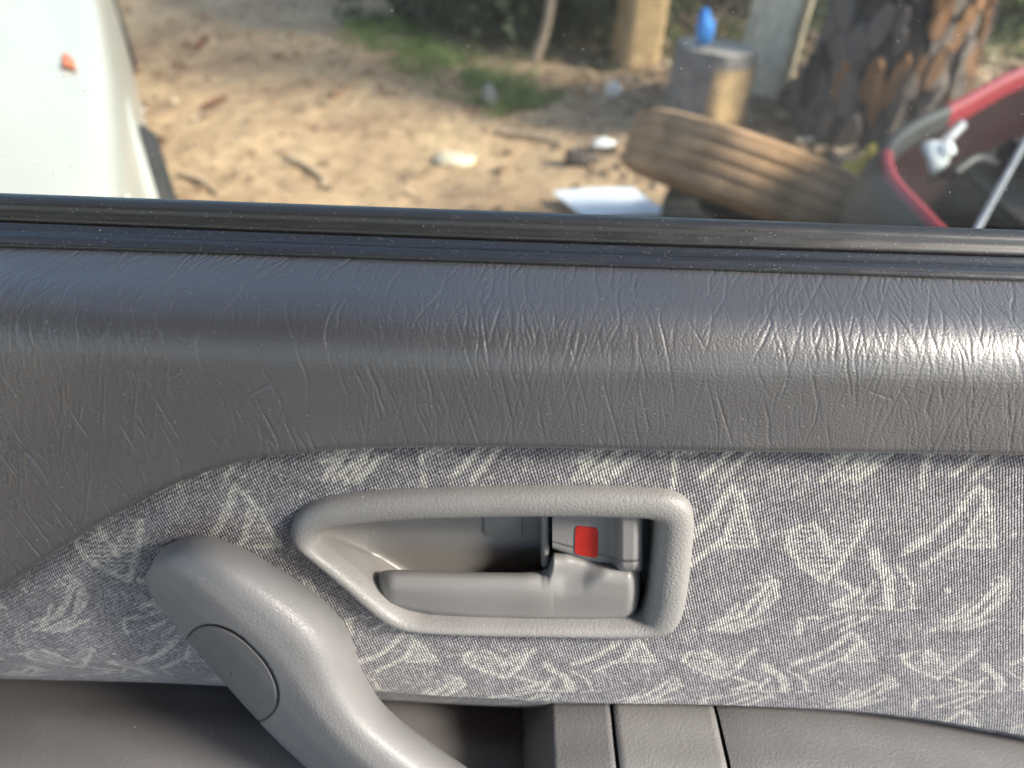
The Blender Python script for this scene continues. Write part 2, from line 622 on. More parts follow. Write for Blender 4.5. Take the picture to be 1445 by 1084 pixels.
def wrinkle_map():
    """relief of the vinyl: hand-like creases scored into a (u, s) raster, metres"""
    du = 0.00032
    u0, u1, s1 = -0.245, 0.245, 0.185
    W, H = int((u1 - u0) / du), int(s1 / du)
    h = np.zeros((H, W))
    win = np.arange(-4, 5)
    wy, wx = np.meshgrid(win, win, indexing='ij')
    rg = np.random.default_rng(5)

    def stroke(u, s, ang, ln, wid, dep):
        n = max(14, int(ln / (du * 0.9)))
        turn = rg.normal(0, 1, n)
        turn = np.convolve(turn, np.ones(9) / 9, 'same')
        w_ = np.cumsum(turn); w_ = w_ - np.linspace(w_[0], w_[-1], n)
        a = ang + np.clip(0.075 * w_, -0.30, 0.30)
        xs = u + np.cumsum(np.sin(a)) * du * 0.9
        ys = s + np.cumsum(np.cos(a)) * du * 0.9
        k = np.linspace(0, 1, n)
        d = dep * np.sin(math.pi * k) ** 0.6 * (0.55 + 0.9 * np.clip(np.convolve(rg.random(n), np.ones(11) / 11, 'same'), 0, 1))
        fx = (xs - u0) / du; fy = ys / du
        ix = np.round(fx).astype(int); iy = np.round(fy).astype(int)
        ok = (ix > 5) & (ix < W - 6) & (iy > 5) & (iy < H - 6)
        if not ok.any(): return
        ix, iy, fx, fy, d = ix[ok], iy[ok], fx[ok], fy[ok], d[ok]
        gx = ix[:, None, None] + wx; gy = iy[:, None, None] + wy
        r2 = ((gx - fx[:, None, None]) ** 2 + (gy - fy[:, None, None]) ** 2) * du * du
        v = -d[:, None, None] * np.exp(-r2 / (wid * wid))
        np.minimum.at(h, (gy, gx), v)
    tilt = lambda u, s: (0.15 * (fbm(u * 26 + 40, s * 16, 2, 61) - 0.5) * 2
                         + (-0.55 * max(0.0, 1 - s / 0.030)) * (0.4 + 0.6 * float(np.clip(0.6 - u * 3, 0, 1))))
    cnt = 0
    while cnt < 1500:
        u = rg.uniform(u0, u1); s = rg.uniform(-0.01, s1)
        dens = float(fbm(u * 30, s * 14, 3, 71))
        if rg.random() > np.clip((dens - 0.36) * 4, 0.05, 1): continue
        stroke(u, s, float(tilt(u, s)) + rg.normal(0, 0.04), rg.uniform(0.012, 0.050), rg.uniform(0.00028, 0.00048), rg.uniform(0.00008, 0.00025) * (1.2 - 5.5 * min(u, 0.04)))
        cnt += 1
    cnt = 0
    while cnt < 5200:
        u = rg.uniform(u0, u1); s = rg.uniform(-0.005, s1)
        dens = float(fbm(u * 24 + 9, s * 12 + 4, 3, 81))
        if rg.random() > np.clip((dens - 0.36 + 0.25 * u) * 4, 0.04, 1): continue
        stroke(u, s, float(tilt(u, s)) + rg.normal(0, 0.08), rg.uniform(0.004, 0.020), rg.uniform(0.00022, 0.00034), rg.uniform(0.00005, 0.00014) * (1.15 - 4.5 * min(u, 0.04)))
        cnt += 1
    for _ in range(28):     # a few slanting cross folds
        u = rg.uniform(u0, u1); s = rg.uniform(0.04, s1)
        stroke(u, s, rg.choice([-1, 1]) * rg.uniform(0.5, 1.0), rg.uniform(0.008, 0.022), 0.0004, rg.uniform(0.00008, 0.00018))
    # skin puffs up between creases
    b = h.copy()
    for ax in (0, 1):
        for _ in range(2):
            k = np.ones(13) / 13
            b = np.apply_along_axis(lambda v: np.convolve(v, k, 'same'), ax, b)
    h = (h - 1.3 * b) * 1.2

    def sample(u, s):
        x = np.clip((u - u0) / du, 0, W - 1.001); y = np.clip(s / du, 0, H - 1.001)
        xi = x.astype(int); yi = y.astype(int); xf = x - xi; yf = y - yi
        v = (h[yi, xi] * (1 - xf) + h[yi, xi + 1] * xf) * (1 - yf) + (h[yi + 1, xi] * (1 - xf) + h[yi + 1, xi + 1] * xf) * yf
        return v * ((u > u0 + .002) & (u < u1 - .002))
    return sample


def build_vinyl():
    us = np.concatenate([np.linspace(UL, -0.243, 24), np.arange(-0.242, 0.242, 0.00036), np.linspace(0.243, UR, 28)])
    rows = 330
    P = np.zeros((rows, len(us), 3)); UV = np.zeros((rows, len(us), 2))
    SS = np.zeros((rows, len(us)))
    for i, u in enumerate(us):
        ta, tc, td = float(fTA(u)), float(fC(u)), float(fD(u))
        td = min(td, tc - 0.012)
        rl = 0.017 + 0.012 * np.clip((0.05 - u) / 0.25, 0, 1)
        pts = [(-0.027, ta - 0.004), (-0.0225, ta - 0.0003), (0.0128, tc + 0.001), (0.0118, td + 0.0), (-0.006, td - 0.0005)]
        c = bez_corner(pts, [0, 0.002, rl, 0.0042, 0], 14)
        c = resample(c, rows)
        P[:, i, 0] = u; P[:, i, 1] = -c[:, 0]; P[:, i, 2] = c[:, 1]
        s = np.r_[0, np.cumsum(np.linalg.norm(np.diff(c, axis=0), axis=1))]
        SS[:, i] = s
        UV[:, i, 0] = u; UV[:, i, 1] = -s
    wav = (fbm(UV[..., 0] * 14, UV[..., 1] * 20, 3, 21) - 0.5) * 0.0014
    P[..., 1] += wav
    nr = np.cross(np.gradient(P, axis=1), np.gradient(P, axis=0)); nr /= np.linalg.norm(nr, axis=-1)[..., None] + 1e-15
    if nr[200, 700, 1] > 0: nr = -nr
    P = P + nr * wrinkle_map()(UV[..., 0], SS)[..., None]
    return grid('vinyl_trim', P, 'vinyl', door, UV)


build_vinyl()


def build_strip(name, prof, mat):
    """prof: list of (n, fn(u)->t)"""
    us = np.linspace(UL - 0.005, UR + 0.005, 160)
    P = []; UV = []
    for u in us:
        pts = [(n, float(f(u))) for n, f in prof]
        c = catmull(pts, 6)
        P.append([(u, -a, b) for a, b in c])
        s = np.r_[0, np.cumsum(np.linalg.norm(np.diff(c, axis=0), axis=1))]
        UV.append([(u, x) for x in s])
    P = np.array(P).transpose(1, 0, 2); UV = np.array(UV).transpose(1, 0, 2)
    return grid(name, P, mat, door, UV)


o_ = lambda f, d: (lambda u: f(u) + d)
build_strip('window_seal', [(-0.0405, o_(fG, -0.004)), (-0.0385, o_(fG, 0.0006)), (-0.0350, o_(fG, 0.0010)), (-0.0318, o_(fG, -0.0012)),
                            (-0.0312, lambda u: 0.5 * fG(u) + 0.5 * fT1(u)), (-0.0298, o_(fT1, 0.0012)), (-0.0315, o_(fT1, -0.002))], 'seal_rubber')
build_strip('sill_strip', [(-0.0330, o_(fT1, -0.003)), (-0.0305, o_(fT1, -0.0008)), (-0.0285, o_(fT1, 0.0)), (-0.0258, lambda u: 0.70 * fT1(u) + 0.30 * fTA(u) - 0.0002),
                           (-0.0228, lambda u: 0.45 * fT1(u) + 0.55 * fTA(u) + 0.0002), (-0.0208, lambda u: 0.2 * fT1(u) + 0.8 * fTA(u)), (-0.0203, o_(fTA, 0.0002)), (-0.0212, o_(fTA, -0.0016)), (-0.0245, o_(fTA, -0.003))], 'sill_strip')

# window glass (leans inboard at the top)
GS = 0.424
g_bot, g_top, g_th = 0.115, 0.52, 0.0035
gn = lambda t: -0.0370 + GS * (t - 0.14)


def build_glass():
    bm = bmesh.new()
    vs = []
    for dn in (0, -g_th):
        for (u, t) in ((UL + 0.02, g_bot), (UR - 0.02, g_bot), (UR - 0.02, g_top), (UL + 0.02, g_top)):
            vs.append(bm.verts.new((u, -(gn(t) + dn), t)))
    for f in ((0, 1, 2, 3), (7, 6, 5, 4), (0, 4, 5, 1), (1, 5, 6, 2), (2, 6, 7, 3), (3, 7, 4, 0)):
        bm.faces.new([vs[i] for i in f])
    return bm_obj('window_glass', bm, 'window_glass', door)


build_glass()

# outlines of the release bezel, in photo pixels (same number of control points)
OUT = [(409, 748), (418, 727), (442, 711), (485, 701), (560, 695), (680, 691), (800, 690), (900, 692), (950, 697), (974, 712), (981, 738),
       (977, 790), (970, 845), (959, 880), (936, 895), (880, 898), (780, 896), (680, 894), (600, 890), (560, 884), (528, 866), (480, 823), (440, 789), (416, 768)]
INN = [(447, 769), (450, 758), (462, 750), (490, 744), (560, 737), (680, 733), (800, 732), (880, 734), (908, 735), (922, 739), (926, 748),
       (923, 790), (918, 840), (912, 868), (904, 878), (870, 880), (780, 880), (690, 879), (620, 877), (585, 873), (556, 860), (514, 826), (478, 796), (453, 777)]
FLO = [(520, 775), (520, 760), (524, 742), (540, 728), (580, 718), (680, 712), (800, 712), (880, 712), (900, 714), (910, 720), (914, 735),
       (914, 780), (910, 830), (905, 850), (898, 858), (865, 860), (780, 860), (690, 860), (640, 858), (615, 850), (595, 835), (572, 812), (545, 795), (528, 785)]
NSEG = 10


def ring(px, n):
    c = catmull(px, NSEG, True)
    return np.array([PL(x, y, n) for x, y in c])


bez_hole = ring([((a[0] * 0.5 + b[0] * 0.5), (a[1] * 0.5 + b[1] * 0.5)) for a, b in zip(OUT, INN)], 0.0)


# ---- fabric motifs drawn in photo pixels on the flat of the panel, then repeated as woven
def Z7(x, y):
    return PL(940 + 0.3689 * x, 600 + 0.3689 * y, 0.0)


SEGS = []      # (x0,y0,x1,y1,width)
FILL = []      # hatched polygons


def S(pts, w):
    q = [Z7(*p) for p in pts]
    for a, b in zip(q[:-1], q[1:]): SEGS.append((a[0], a[1], b[0], b[1], w))


S([(1195, 235), (1225, 300), (1250, 465), (1125, 470)], 0.0012)
S([(1185, 250), (1100, 350), (1000, 440), (905, 492)], 0.0019)
S([(975, 545), (1040, 500), (1130, 440), (1200, 330)], 0.0016)
S([(905, 490), (960, 440), (1030, 420)], 0.0012)
FILL.append([Z7(*p) for p in ((1190, 250), (1228, 300), (1250, 465), (1110, 465), (1190, 340))])
S([(505, 390), (470, 420), (462, 470), (505, 530), (600, 600), (640, 560), (770, 372)], 0.0016)
S([(560, 380), (600, 440), (620, 500)], 0.0016)
FILL.append([Z7(*p) for p in ((490, 390), (560, 380), (610, 470), (740, 355), (772, 372), (620, 590), (500, 525), (462, 460))])
S([(790, 490), (800, 530), (845, 590), (845, 690)], 0.0026)
S([(620, 690), (700, 698), (850, 706)], 0.0011)
S([(880, 712), (960, 700)], 0.0006)
S([(650, 595), (730, 640), (650, 685)], 0.0017)
S([(730, 690), (790, 600)], 0.0014)
S([(880, 540), (935, 620), (930, 700)], 0.0009)
S([(1282, 600), (1190, 690), (1000, 830)], 0.0016)
S([(1275, 640), (1180, 760), (1065, 842)], 0.0012)
S([(1205, 770), (1100, 835)], 0.0013)
S([(1140, 690), (1060, 770), (1010, 780)], 0.0010)
S([(715, 738), (590, 822)], 0.0015)
S([(775, 738), (655, 832)], 0.0015)
S([(490, 855), (505, 760), (565, 742)], 0.0015)
S([(410, 600), (420, 660), (330, 740), (190, 830)], 0.0015)
S([(380, 760), (260, 840)], 0.0013)
S([(205, 780), (290, 735)], 0.0012)
S([(700, 700), (560, 760)], 0.0008)
for q_ in range(26):      # stray light picks between the figures
    zx, zy = random.uniform(120, 1250), random.uniform(180, 820)
    S([(zx, zy), (zx + random.uniform(-30, 30), zy + random.uniform(-14, 14))], random.uniform(0.0005, 0.0010))
a0 = PL(1028, 683, 0.0); a1 = PL(1375, 690, 0.0)
TW = a1[0] - a0[0]
TH = PL(1028, 690, 0.0)[1] - PL(1028, 915, 0.0)[1]


def motif(u, s):
    m = np.zeros(u.shape)
    wob = (fbm(u * 600, s * 600, 2, 4) - 0.5) * 0.0022
    for row in (-3, -2, -1, 0, 1, 2, 3):
        for c in range(-7, 4):
            du = c * TW + (0.63 * TW * row); dv = -row * TH
            x = u - du; y = s - dv
            box = (x > 0.05) & (x < 0.26) & (y > -0.075) & (y < 0.06)
            if not box.any(): continue
            xx = x[box] + wob[box]; yy = y[box] + wob[box] * 0.7
            v = np.zeros(xx.shape)
            for (ax, ay, bx_, by_, w) in SEGS:
                dx, dy = bx_ - ax, by_ - ay
                k = np.clip(((xx - ax) * dx + (yy - ay) * dy) / (dx * dx + dy * dy), 0, 1)
                d = np.hypot(xx - ax - k * dx, yy - ay - k * dy)
                v = np.maximum(v, np.clip((w * 0.88 - d) / 0.0007 + 0.5, 0, 1))
            for pl in FILL:
                ins = in_poly(xx, yy, pl)
                st = (np.sin(yy * 2 * math.pi / 0.0026) > 0.15)
                v = np.maximum(v, ins * st * 0.75)
            m[box] = np.maximum(m[box], v)
    return m


f_bot_px = [(0, 957), (300, 966), (560, 988), (800, 1000), (1000, 1004), (1200, 1016), (1445, 1056), (1600, 1090)]
fB = pxline(f_bot_px, -0.041)


def build_fabric():
    us = np.arange(UL, UR, 0.0009)
    rows = 300
    P = np.zeros((rows, len(us), 3)); UV = np.zeros((rows, len(us), 2))
    for i, u in enumerate(us):
        td, tb = float(fD(u)) + 0.006, float(fB(u))
        td = max(td, tb + 0.03)
        tk = tb + 0.062
        pts = [(-0.0060, td), (-0.0040, td - 0.006), (0.0006, td - 0.015), (0.0012, td - 0.03)] if td - 0.035 > tk else [(-0.006, td), (-0.002, td - 0.008)]
        tl = [(0.0008, tk), (-0.0045, tb + 0.048), (-0.0145, tb + 0.031), (-0.0265, tb + 0.016), (-0.0410, tb), (-0.050, tb - 0.003)]
        if pts[-1][1] < tl[0][1]: tl = tl[1:]
        c = resample(catmull(pts + tl, 12), rows)
        P[:, i, 0] = u; P[:, i, 1] = -c[:, 0]; P[:, i, 2] = c[:, 1]
        s = np.r_[0, np.cumsum(np.linalg.norm(np.diff(c, axis=0), axis=1))]
        UV[:, i, 0] = u; UV[:, i, 1] = td - s
    sv = UV[..., 1]; s0 = PL(722, 868, 0.0)[1]
    sv = np.where(sv < s0, s0 + (sv - s0) * 1.75 - np.clip(s0 - sv, 0, 0.01) * 0.0, sv)
    m = motif(UV[..., 0], sv)
    cu = 0.25 * (P[:-1, :-1] + P[:-1, 1:] + P[1:, 1:] + P[1:, :-1])
    keep = ~in_poly(cu[..., 0], cu[..., 2], bez_hole)
    return grid('fabric_insert', P, 'fabric', door, UV, keep, {'motif': m})


build_fabric()


def build_bezel():
    # rim: rings from the outer edge over the rounded face to the inner edge and down the throat
    prof = [(0.0, -0.004), (0.0, 0.0015), (0.03, 0.0040), (0.09, 0.0058), (0.2, 0.0072), (0.35, 0.0080), (0.55, 0.0080), (0.72, 0.0073),
            (0.84, 0.0060), (0.93, 0.0038), (0.985, 0.0008), (1.0, -0.0025)]
    A = np.array(OUT, float); B = np.array(INN, float)
    rings = []
    for w, n in prof:
        px = catmull(A * (1 - w) + B * w, NSEG, True)
        rings.append([(*PL(x, y, 0.004),) for x, y in px])
    R = np.array(rings)
    P = np.stack([R[..., 0], -np.array([n for _, n in prof])[:, None] * np.ones(R.shape[:2]), R[..., 1]], -1)
    bz = grid('handle_bezel', P, 'bezel_plastic', door, wrapu=True, flip=True)
    # cup behind it
    ri = R[-1]
    rf = ring(FLO, -0.020)
    cen = rf.mean(0)
    lay = []
    for w, n in ((0, -0.0015), (0.02, -0.005), (0.15, -0.009), (0.5, -0.0145), (0.85, -0.0188), (0.96, -0.0203), (1.0, -0.0208)):
        lay.append(loc(ri[:, 0] * (1 - w) + rf[:, 0] * w, ri[:, 1] * (1 - w) + rf[:, 1] * w, np.full(len(ri), n)))
    for w in (0.9, 0.7, 0.4, 0.1, 0.0):
        q = cen + (rf - cen) * w
        lay.append(loc(q[:, 0], q[:, 1], np.full(len(ri), -0.0212)))
    grid('recess_cup', np.array(lay), 'cup_plastic', bz, wrapu=True, flip=True)
    # faint raised square plate on the cup floor and the divider wall beside the lever hinge
    q = lambda x, y, n: PL(380 + 0.4429 * x, 660 + 0.4429 * y, n)
    prism('blanking_plate', [q(683, 140, -.02), (q(806, 140, -.02)), q(806, 215, -.02), q(795, 228, -.02), q(700, 220, -.02), q(683, 208, -.02)], -0.024, -0.0200, 'cup_plastic', bz, 0.0006, 2)
    prism('divider_wall', [q(866, 120, -.008), q(893, 120, -.008), q(893, 312, -.008), q(886, 322, -.008), q(866, 322, -.008)], -0.024, -0.0070, 'cup_plastic', bz, 0.0018, 3)
    return bz


bezel = build_bezel()


def zz(x, y, n):       # zoom-4 pixel -> door plane
    return PL(380 + 0.4429 * x, 660 + 0.4429 * y, n)


def sstep(a, b, x):
    k = np.clip((x - a) / (b - a), 0, 1)
    return k * k * (3 - 2 * k)


def build_lever():
    X = [338, 342, 350, 364, 390, 450, 520, 650, 800, 868, 888, 897, 906, 950, 1000, 1050, 1090, 1130, 1155, 1170, 1178, 1182]
    T = [372, 348, 336, 328, 325, 326, 329, 333, 334, 328, 314, 294, 268, 264, 276, 294, 308, 312, 312, 314, 320, 330]
    B = [376, 402, 418, 430, 444, 460, 474, 484, 489, 491, 491, 492, 492, 492, 492, 492, 491, 487, 474, 455, 430, 400]
    xs = np.concatenate([338 + (364 - 338) * np.linspace(0, 1, 14) ** 2, np.linspace(368, 860, 40), np.linspace(866, 910, 14), np.linspace(915, 1125, 24), 1182 - (1182 - 1130) * np.linspace(1, 0, 14) ** 2])
    yt = np.interp(xs, X, T); yb = np.interp(xs, X, B)
    vs = np.linspace(0, 1, 48)
    rows = []
    for x, a, b in zip(xs, yt, yb):
        th = (b - a)
        line = []
        for v in np.concatenate([[-0.001], vs, [1.001]]):
            vv = min(max(v, 0), 1)
            # smooth edges: nearer samples at both edges
            e = 0.5 - 0.5 * math.cos(math.pi * vv)
            y = a + th * e
            d0 = e * th; d1 = (1 - e) * th
            n = -0.0070 + 0.0105 * math.sqrt(max(0, 1 - max(0, 1 - d0 / 78.0) ** 2.4))
            n -= 0.0065 * (1 - math.sqrt(max(0, 1 - max(0, 1 - d1 / 20.0) ** 2))) + 0.0018 * sstep(0.5, 1.0, e)
            if x < 398:
                tipd = (x - 338) / 60.0
                n = -0.0085 + (n + 0.0085) * math.sqrt(max(0.0, 1 - (1 - tipd) ** 2))
            if x > 790:   # hinge boss: upper part lies further back, swept fillet
                cy = np.interp(x, [840, 940, 1000, 1050, 1100, 1190], [392, 402, 388, 352, 300, 230])
                n -= 0.0048 * sstep(cy + 25, cy - 70, y) * sstep(790, 975, x) * (0.35 + 0.65 * sstep(1120, 1000, x))
            endd = (1182 - x) / 40.0
            if endd < 1: n = -0.012 + (n + 0.012) * math.sqrt(max(0, 1 - (1 - endd) ** 2))
            u, t = zz(x, y, n)
            if v < 0: n -= 0.004; t -= 0.006
            if v > 1: n = -0.018
            line.append((u, -n, t))
        rows.append(line)
    return grid('release_lever', np.array(rows).transpose(1, 0, 2), 'lever_plastic', bezel)


build_lever()


def build_tab():
    xs = np.concatenate([np.linspace(902, 1080, 20), np.linspace(1084, 1130, 14), np.linspace(1134, 1192, 26)])
    rows = []
    for x in xs:
        a = 150
        b = np.interp(x, [902, 1000, 1090, 1115, 1135, 1160, 1185, 1192], [258, 292, 322, 333, 337, 336, 330, 322])
        boss = sstep(1085, 1128, x)
        endd = min(1.0, (1192 - x) / 34.0)
        line = []
        for v in np.concatenate([np.linspace(0, 0.8, 16), 1 - 0.2 * np.linspace(1, 0, 16) ** 2, [1.0]]):
            y = a + (b - a) * v
            n = -0.0045 + 0.0075 * boss - 0.002 * (1 - sstep(902, 960, x)) * 0
            d = (b - y)
            lim = 12 + 14 * boss
            if d < lim: n -= (0.0016 + 0.006 * boss) * (1 - math.sqrt(max(0, 1 - (1 - d / lim) ** 2)))
            n -= 0.012 * (1 - math.sqrt(max(0, 1 - (1 - endd) ** 2)))
            line.append([*zz(x, y, n), n])
        line[-1][2] = -0.018
        rows.append([(u, -n, t) for u, t, n in line])
    o = grid('lock_tab', np.array(rows).transpose(1, 0, 2), 'tab_plastic', bezel)
    # red mark: thin painted plate, rounded corners, on the flat of the tab
    pts = []
    q = [(976, 186), (1048, 194), (1047, 290), (973, 276)]
    q = [(np.array(p, float)) for p in q]
    for i in range(4):
        p, a, b = q[i], q[i - 1], q[(i + 1) % 4]
        da = (a - p) / np.linalg.norm(a - p); db = (b - p) / np.linalg.norm(b - p)
        for k in range(6):
            w = k / 5
            pts.append((1 - w) ** 2 * (p + da * 13) + 2 * w * (1 - w) * p + w * w * (p + db * 13))
    prism('red_mark', [zz(x, y, -0.004) for x, y in pts], -0.0052, -0.0041, 'red_paint_mark', bezel, 0.0)
    return o


build_tab()


def build_pull():
    Lp = [(211, 803), (205, 815), (212, 838), (234, 868), (270, 912), (312, 960), (352, 1005), (398, 1052), (450, 1100), (540, 1185), (640, 1290)]
    Qp = [(215, 791), (238, 768), (284, 755), (336, 770), (400, 806), (456, 846), (492, 890), (514, 950), (556, 1008), (672, 1092), (790, 1170)]
    K = 14
    L = catmull(Lp, K); Q = catmull(Qp, K)
    N = len(L)
    top = smooth_interp(np.array([0, .4, 1, 2, 3, 4, 6, 8, 10]) * K, [0.001, 0.008, 0.0145, 0.0235, 0.0300, 0.0335, 0.037, 0.040, 0.044])(np.arange(N))
    vs = np.linspace(0, 1, 131)
    e = 0.5 - 0.5 * np.cos(math.pi * vs)
    rid = 0.46

    def sec(v):
        d0, d1 = v, 1 - v
        edge = np.sqrt(np.clip(1 - np.clip(1 - d0 / 0.26, 0, 1) ** 2.2, 0, 1)) * np.sqrt(np.clip(1 - np.clip(1 - d1 / 0.42, 0, 1) ** 2.2, 0, 1))
        fac = 1 - 0.10 * np.sqrt((np.clip(v - rid, 0, 1) / (1 - rid)) ** 2 + 0.02) - 0.34 * np.sqrt((np.clip(rid - v, 0, 1) / rid) ** 2 + 0.03)
        return edge * fac
    H = sec(e); H = H / H.max()
    for _ in range(2): H[1:-1] = (H[:-2] + 2 * H[1:-1] + H[2:]) / 4
    fi = np.concatenate([np.linspace(0, 2.8 * K, 110), np.linspace(2.82 * K, 6.8 * K, 420), np.linspace(6.85 * K, N - 1, 80)])
    ii = np.arange(N)
    Lf = np.stack([np.interp(fi, ii, L[:, c]) for c in (0, 1)], 1)
    Qf = np.stack([np.interp(fi, ii, Q[:, c]) for c in (0, 1)], 1)
    tf = np.interp(fi, ii, top)
    px = Lf[:, None, 0] * (1 - e) + Qf[:, None, 0] * e
    py = Lf[:, None, 1] * (1 - e) + Qf[:, None, 1] * e
    n = 0.003 + tf[:, None] * H[None, :]
    # vectorised PL
    def PLv(px, py, n):
        r = (FWD[None, None] + ((px - CX) / FPX)[..., None] * RGT + ((CY - py) / FPX)[..., None] * UPV) @ DM.T
        k = (-n - CL[1]) / r[..., 1]
        return CL + k[..., None] * r
    Pf = PLv(px, py, n)
    cxp, cyp, ang = 326.0, 951.0, R_(47)

    def rad(px, py):
        ca, sa = math.cos(ang), math.sin(ang)
        ex = (px - cxp) * ca + (py - cyp) * sa
        ey = -(px - cxp) * sa + (py - cyp) * ca
        return (np.abs(ex / 80.0) ** 2.2 + np.abs(ey / 47.0) ** 2.2) ** (1 / 2.2)
    rr = rad(px, py)

    def normals(P):
        q = np.cross(np.gradient(P, axis=0), np.gradient(P, axis=1)); q /= np.linalg.norm(q, axis=-1)[..., None] + 1e-15
        return -q if q[P.shape[0] // 2, P.shape[1] // 2, 1] > 0 else q
    Pd = Pf + normals(Pf) * (-0.0016 * sstep(1.04, 1.005, rr))[..., None]
    left = PLv(px[:, :1] + 14, py[:, :1] - 4, np.full((len(px), 1), -0.03))
    right = PLv(px[:, -1:] - 16, py[:, -1:] + 12, np.full((len(px), 1), -0.05))
    Pd = np.concatenate([left, Pd, right], 1)
    nose = Pd[:1].copy(); nose[..., 1] = 0.004; nose[:, 0] = nose[:, 1]; nose[:, -1] = nose[:, -2]
    pull = grid('pull_handle', np.concatenate([nose, Pd], 0), 'pull_plastic', door)
    # cover: polar patch on the same surface
    rads = np.concatenate([np.linspace(0.02, 0.9, 24), np.linspace(0.915, 0.988, 10)])
    th = np.linspace(0, 2 * math.pi, 160, endpoint=False)
    se = lambda v: np.sign(v) * np.abs(v) ** (2 / 2.2)
    ex = 80.0 * rads[:, None] * se(np.cos(th)); ey = 47.0 * rads[:, None] * se(np.sin(th))
    qx = cxp + ex * math.cos(ang) - ey * math.sin(ang); qy = cyp + ex * math.sin(ang) + ey * math.cos(ang)
    # find surface parameters (station, e) of each pixel: stations are straight L-Q chords
    nn = np.zeros(qx.shape)
    for a in range(qx.shape[0]):
        for b in range(qx.shape[1]):
            x, y = qx[a, b], qy[a, b]
            dx = Qf[:, 0] - Lf[:, 0]; dy = Qf[:, 1] - Lf[:, 1]
            cr = (x - Lf[:, 0]) * dy - (y - Lf[:, 1]) * dx
            j = int(np.argmin(np.abs(cr)))
            v = ((x - Lf[j, 0]) * dx[j] + (y - Lf[j, 1]) * dy[j]) / (dx[j] ** 2 + dy[j] ** 2)
            if v < 0.004:
                v = 0.004; qx[a, b] = Lf[j, 0] + v * dx[j]; qy[a, b] = Lf[j, 1] + v * dy[j]
            nn[a, b] = 0.003 + tf[j] * np.interp(v, e, H)
    Pc = PLv(qx, qy, nn)
    off = 0.0003 - 0.0018 * sstep(0.92, 0.988, rads) ** 2
    tocam = CL - Pc; tocam /= np.linalg.norm(tocam, axis=-1)[..., None]
    Pc = Pc + tocam * off[:, None, None]
    grid('screw_cover', Pc, 'cover_plastic', pull, wrapu=True)
    return pull


build_pull()


def build_lower():
    us = np.linspace(UL, UR, 120)
    P = []
    for u in us:
        tb = float(fB(u))
        c = catmull([(-0.054, tb - 0.001), (-0.0405, tb - 0.0008), (-0.030, tb - 0.001), (-0.014, tb - 0.001), (0.004, tb - 0.007), (0.012, tb - 0.018), (0.017, tb - 0.036), (0.020, tb - 0.07), (0.018, tb - 0.12), (0.016, tb - 0.20), (0.0, tb - 0.26), (-0.05, tb - 0.275)], 8)
        P.append([(u, -a, b) for a, b in c])
    lo = grid('lower_trim', np.array(P).transpose(1, 0, 2), 'lower_plastic', door)
    return lo


lower = build_lower()


def build_armrest():
    """pads with a top that slopes gently towards the seat; three pieces with open joints"""
    ar = None
    def piece(name, xs, mat, parent, n_out=0.046, lip=0.0):
        rows = []
        for x in np.linspace(xs[0], xs[1], 30):
            # rear top edge line in photo pixels
            y = np.interp(x, [735, 748, 780, 860, 1000, 1100, 1200, 1300, 1445, 1650], [1066, 1042, 1006, 1002, 1003, 1007, 1015, 1028, 1056, 1105])
            u, t = PL(x, y, -0.004)
            ed = min(abs(x - xs[0]), abs(x - xs[1])) * 0.0003
            dn = 0.0012 * (1 - min(1.0, ed / 0.0012)) ** 2
            prof = [(-0.042, t - 0.010), (-0.016, t - 0.0015), (-0.004, t), (0.010, t - 0.0025 - lip), (0.024, t - 0.006 - lip), (n_out - 0.008, t - 0.015 - lip), (n_out, t - 0.026 - lip), (n_out - 0.004, t - 0.06), (0.015, t - 0.085)]
            c = catmull(prof, 6)
            rows.append([(u, -a, b - dn) for a, b in c])
        return grid(name, np.array(rows).transpose(1, 0, 2), mat, parent, capped=False)
    ar = piece('armrest', (1014, 1700), 'armrest_plastic', door)
    piece('armrest_strip', (866, 1009), 'strip_plastic', ar, lip=0.0006)
    cap = piece('armrest_end', (738, 861), 'armrest_plastic', ar, lip=0.0012)
    # dark core that closes the joints from below
    core = []
    for x in np.linspace(745, 1690, 60):
        y = np.interp(x, [735, 748, 780, 860, 1000, 1100, 1200, 1300, 1445, 1650], [1066, 1042, 1006, 1002, 1003, 1007, 1015, 1028, 1056, 1105])
        u, t = PL(x, y, -0.004)
        t -= 0.004
        c = catmull([(-0.02, t), (-0.004, t - 0.0005), (0.024, t - 0.009), (0.040, t - 0.022), (0.036, t - 0.06), (0.014, t - 0.08)], 4)
        core.append([(u, -a, b) for a, b in c])
    grid('armrest_core', np.array(core).transpose(1, 0, 2), 'gap_black', ar)
    # left end wall of the armrest
    x = 738
    y = 1062
    u, t = PL(x, y, -0.004)
    prof = catmull([(-0.02, t), (-0.004, t), (0.024, t - 0.007), (0.044, t - 0.02), (0.042, t - 0.06), (0.015, t - 0.08)], 4)
    mesh('armrest_end_wall', [(u, -a, b) for a, b in prof], [list(range(len(prof)))], 'armrest_plastic', ar, False)


build_armrest()

# round knob low on the trim, only its cap shows
ku, kt = PL(178, 1138, 0.012)
rows = []
for r, n in ((0.0128, 0.000), (0.0128, 0.016), (0.0122, 0.0185), (0.010, 0.0198), (0.006, 0.0204), (0.0005, 0.0206)):
    th = np.linspace(0, 2 * math.pi, 40, endpoint=False)
    rows.append(loc(ku + r * np.cos(th), kt + r * np.sin(th), np.full(40, n)))
grid('round_knob', np.array(rows), 'tab_plastic', door, wrapu=True)

# the rest of the door: frame round the glass, outer skin, inner pan, edges
bm = bmesh.new()


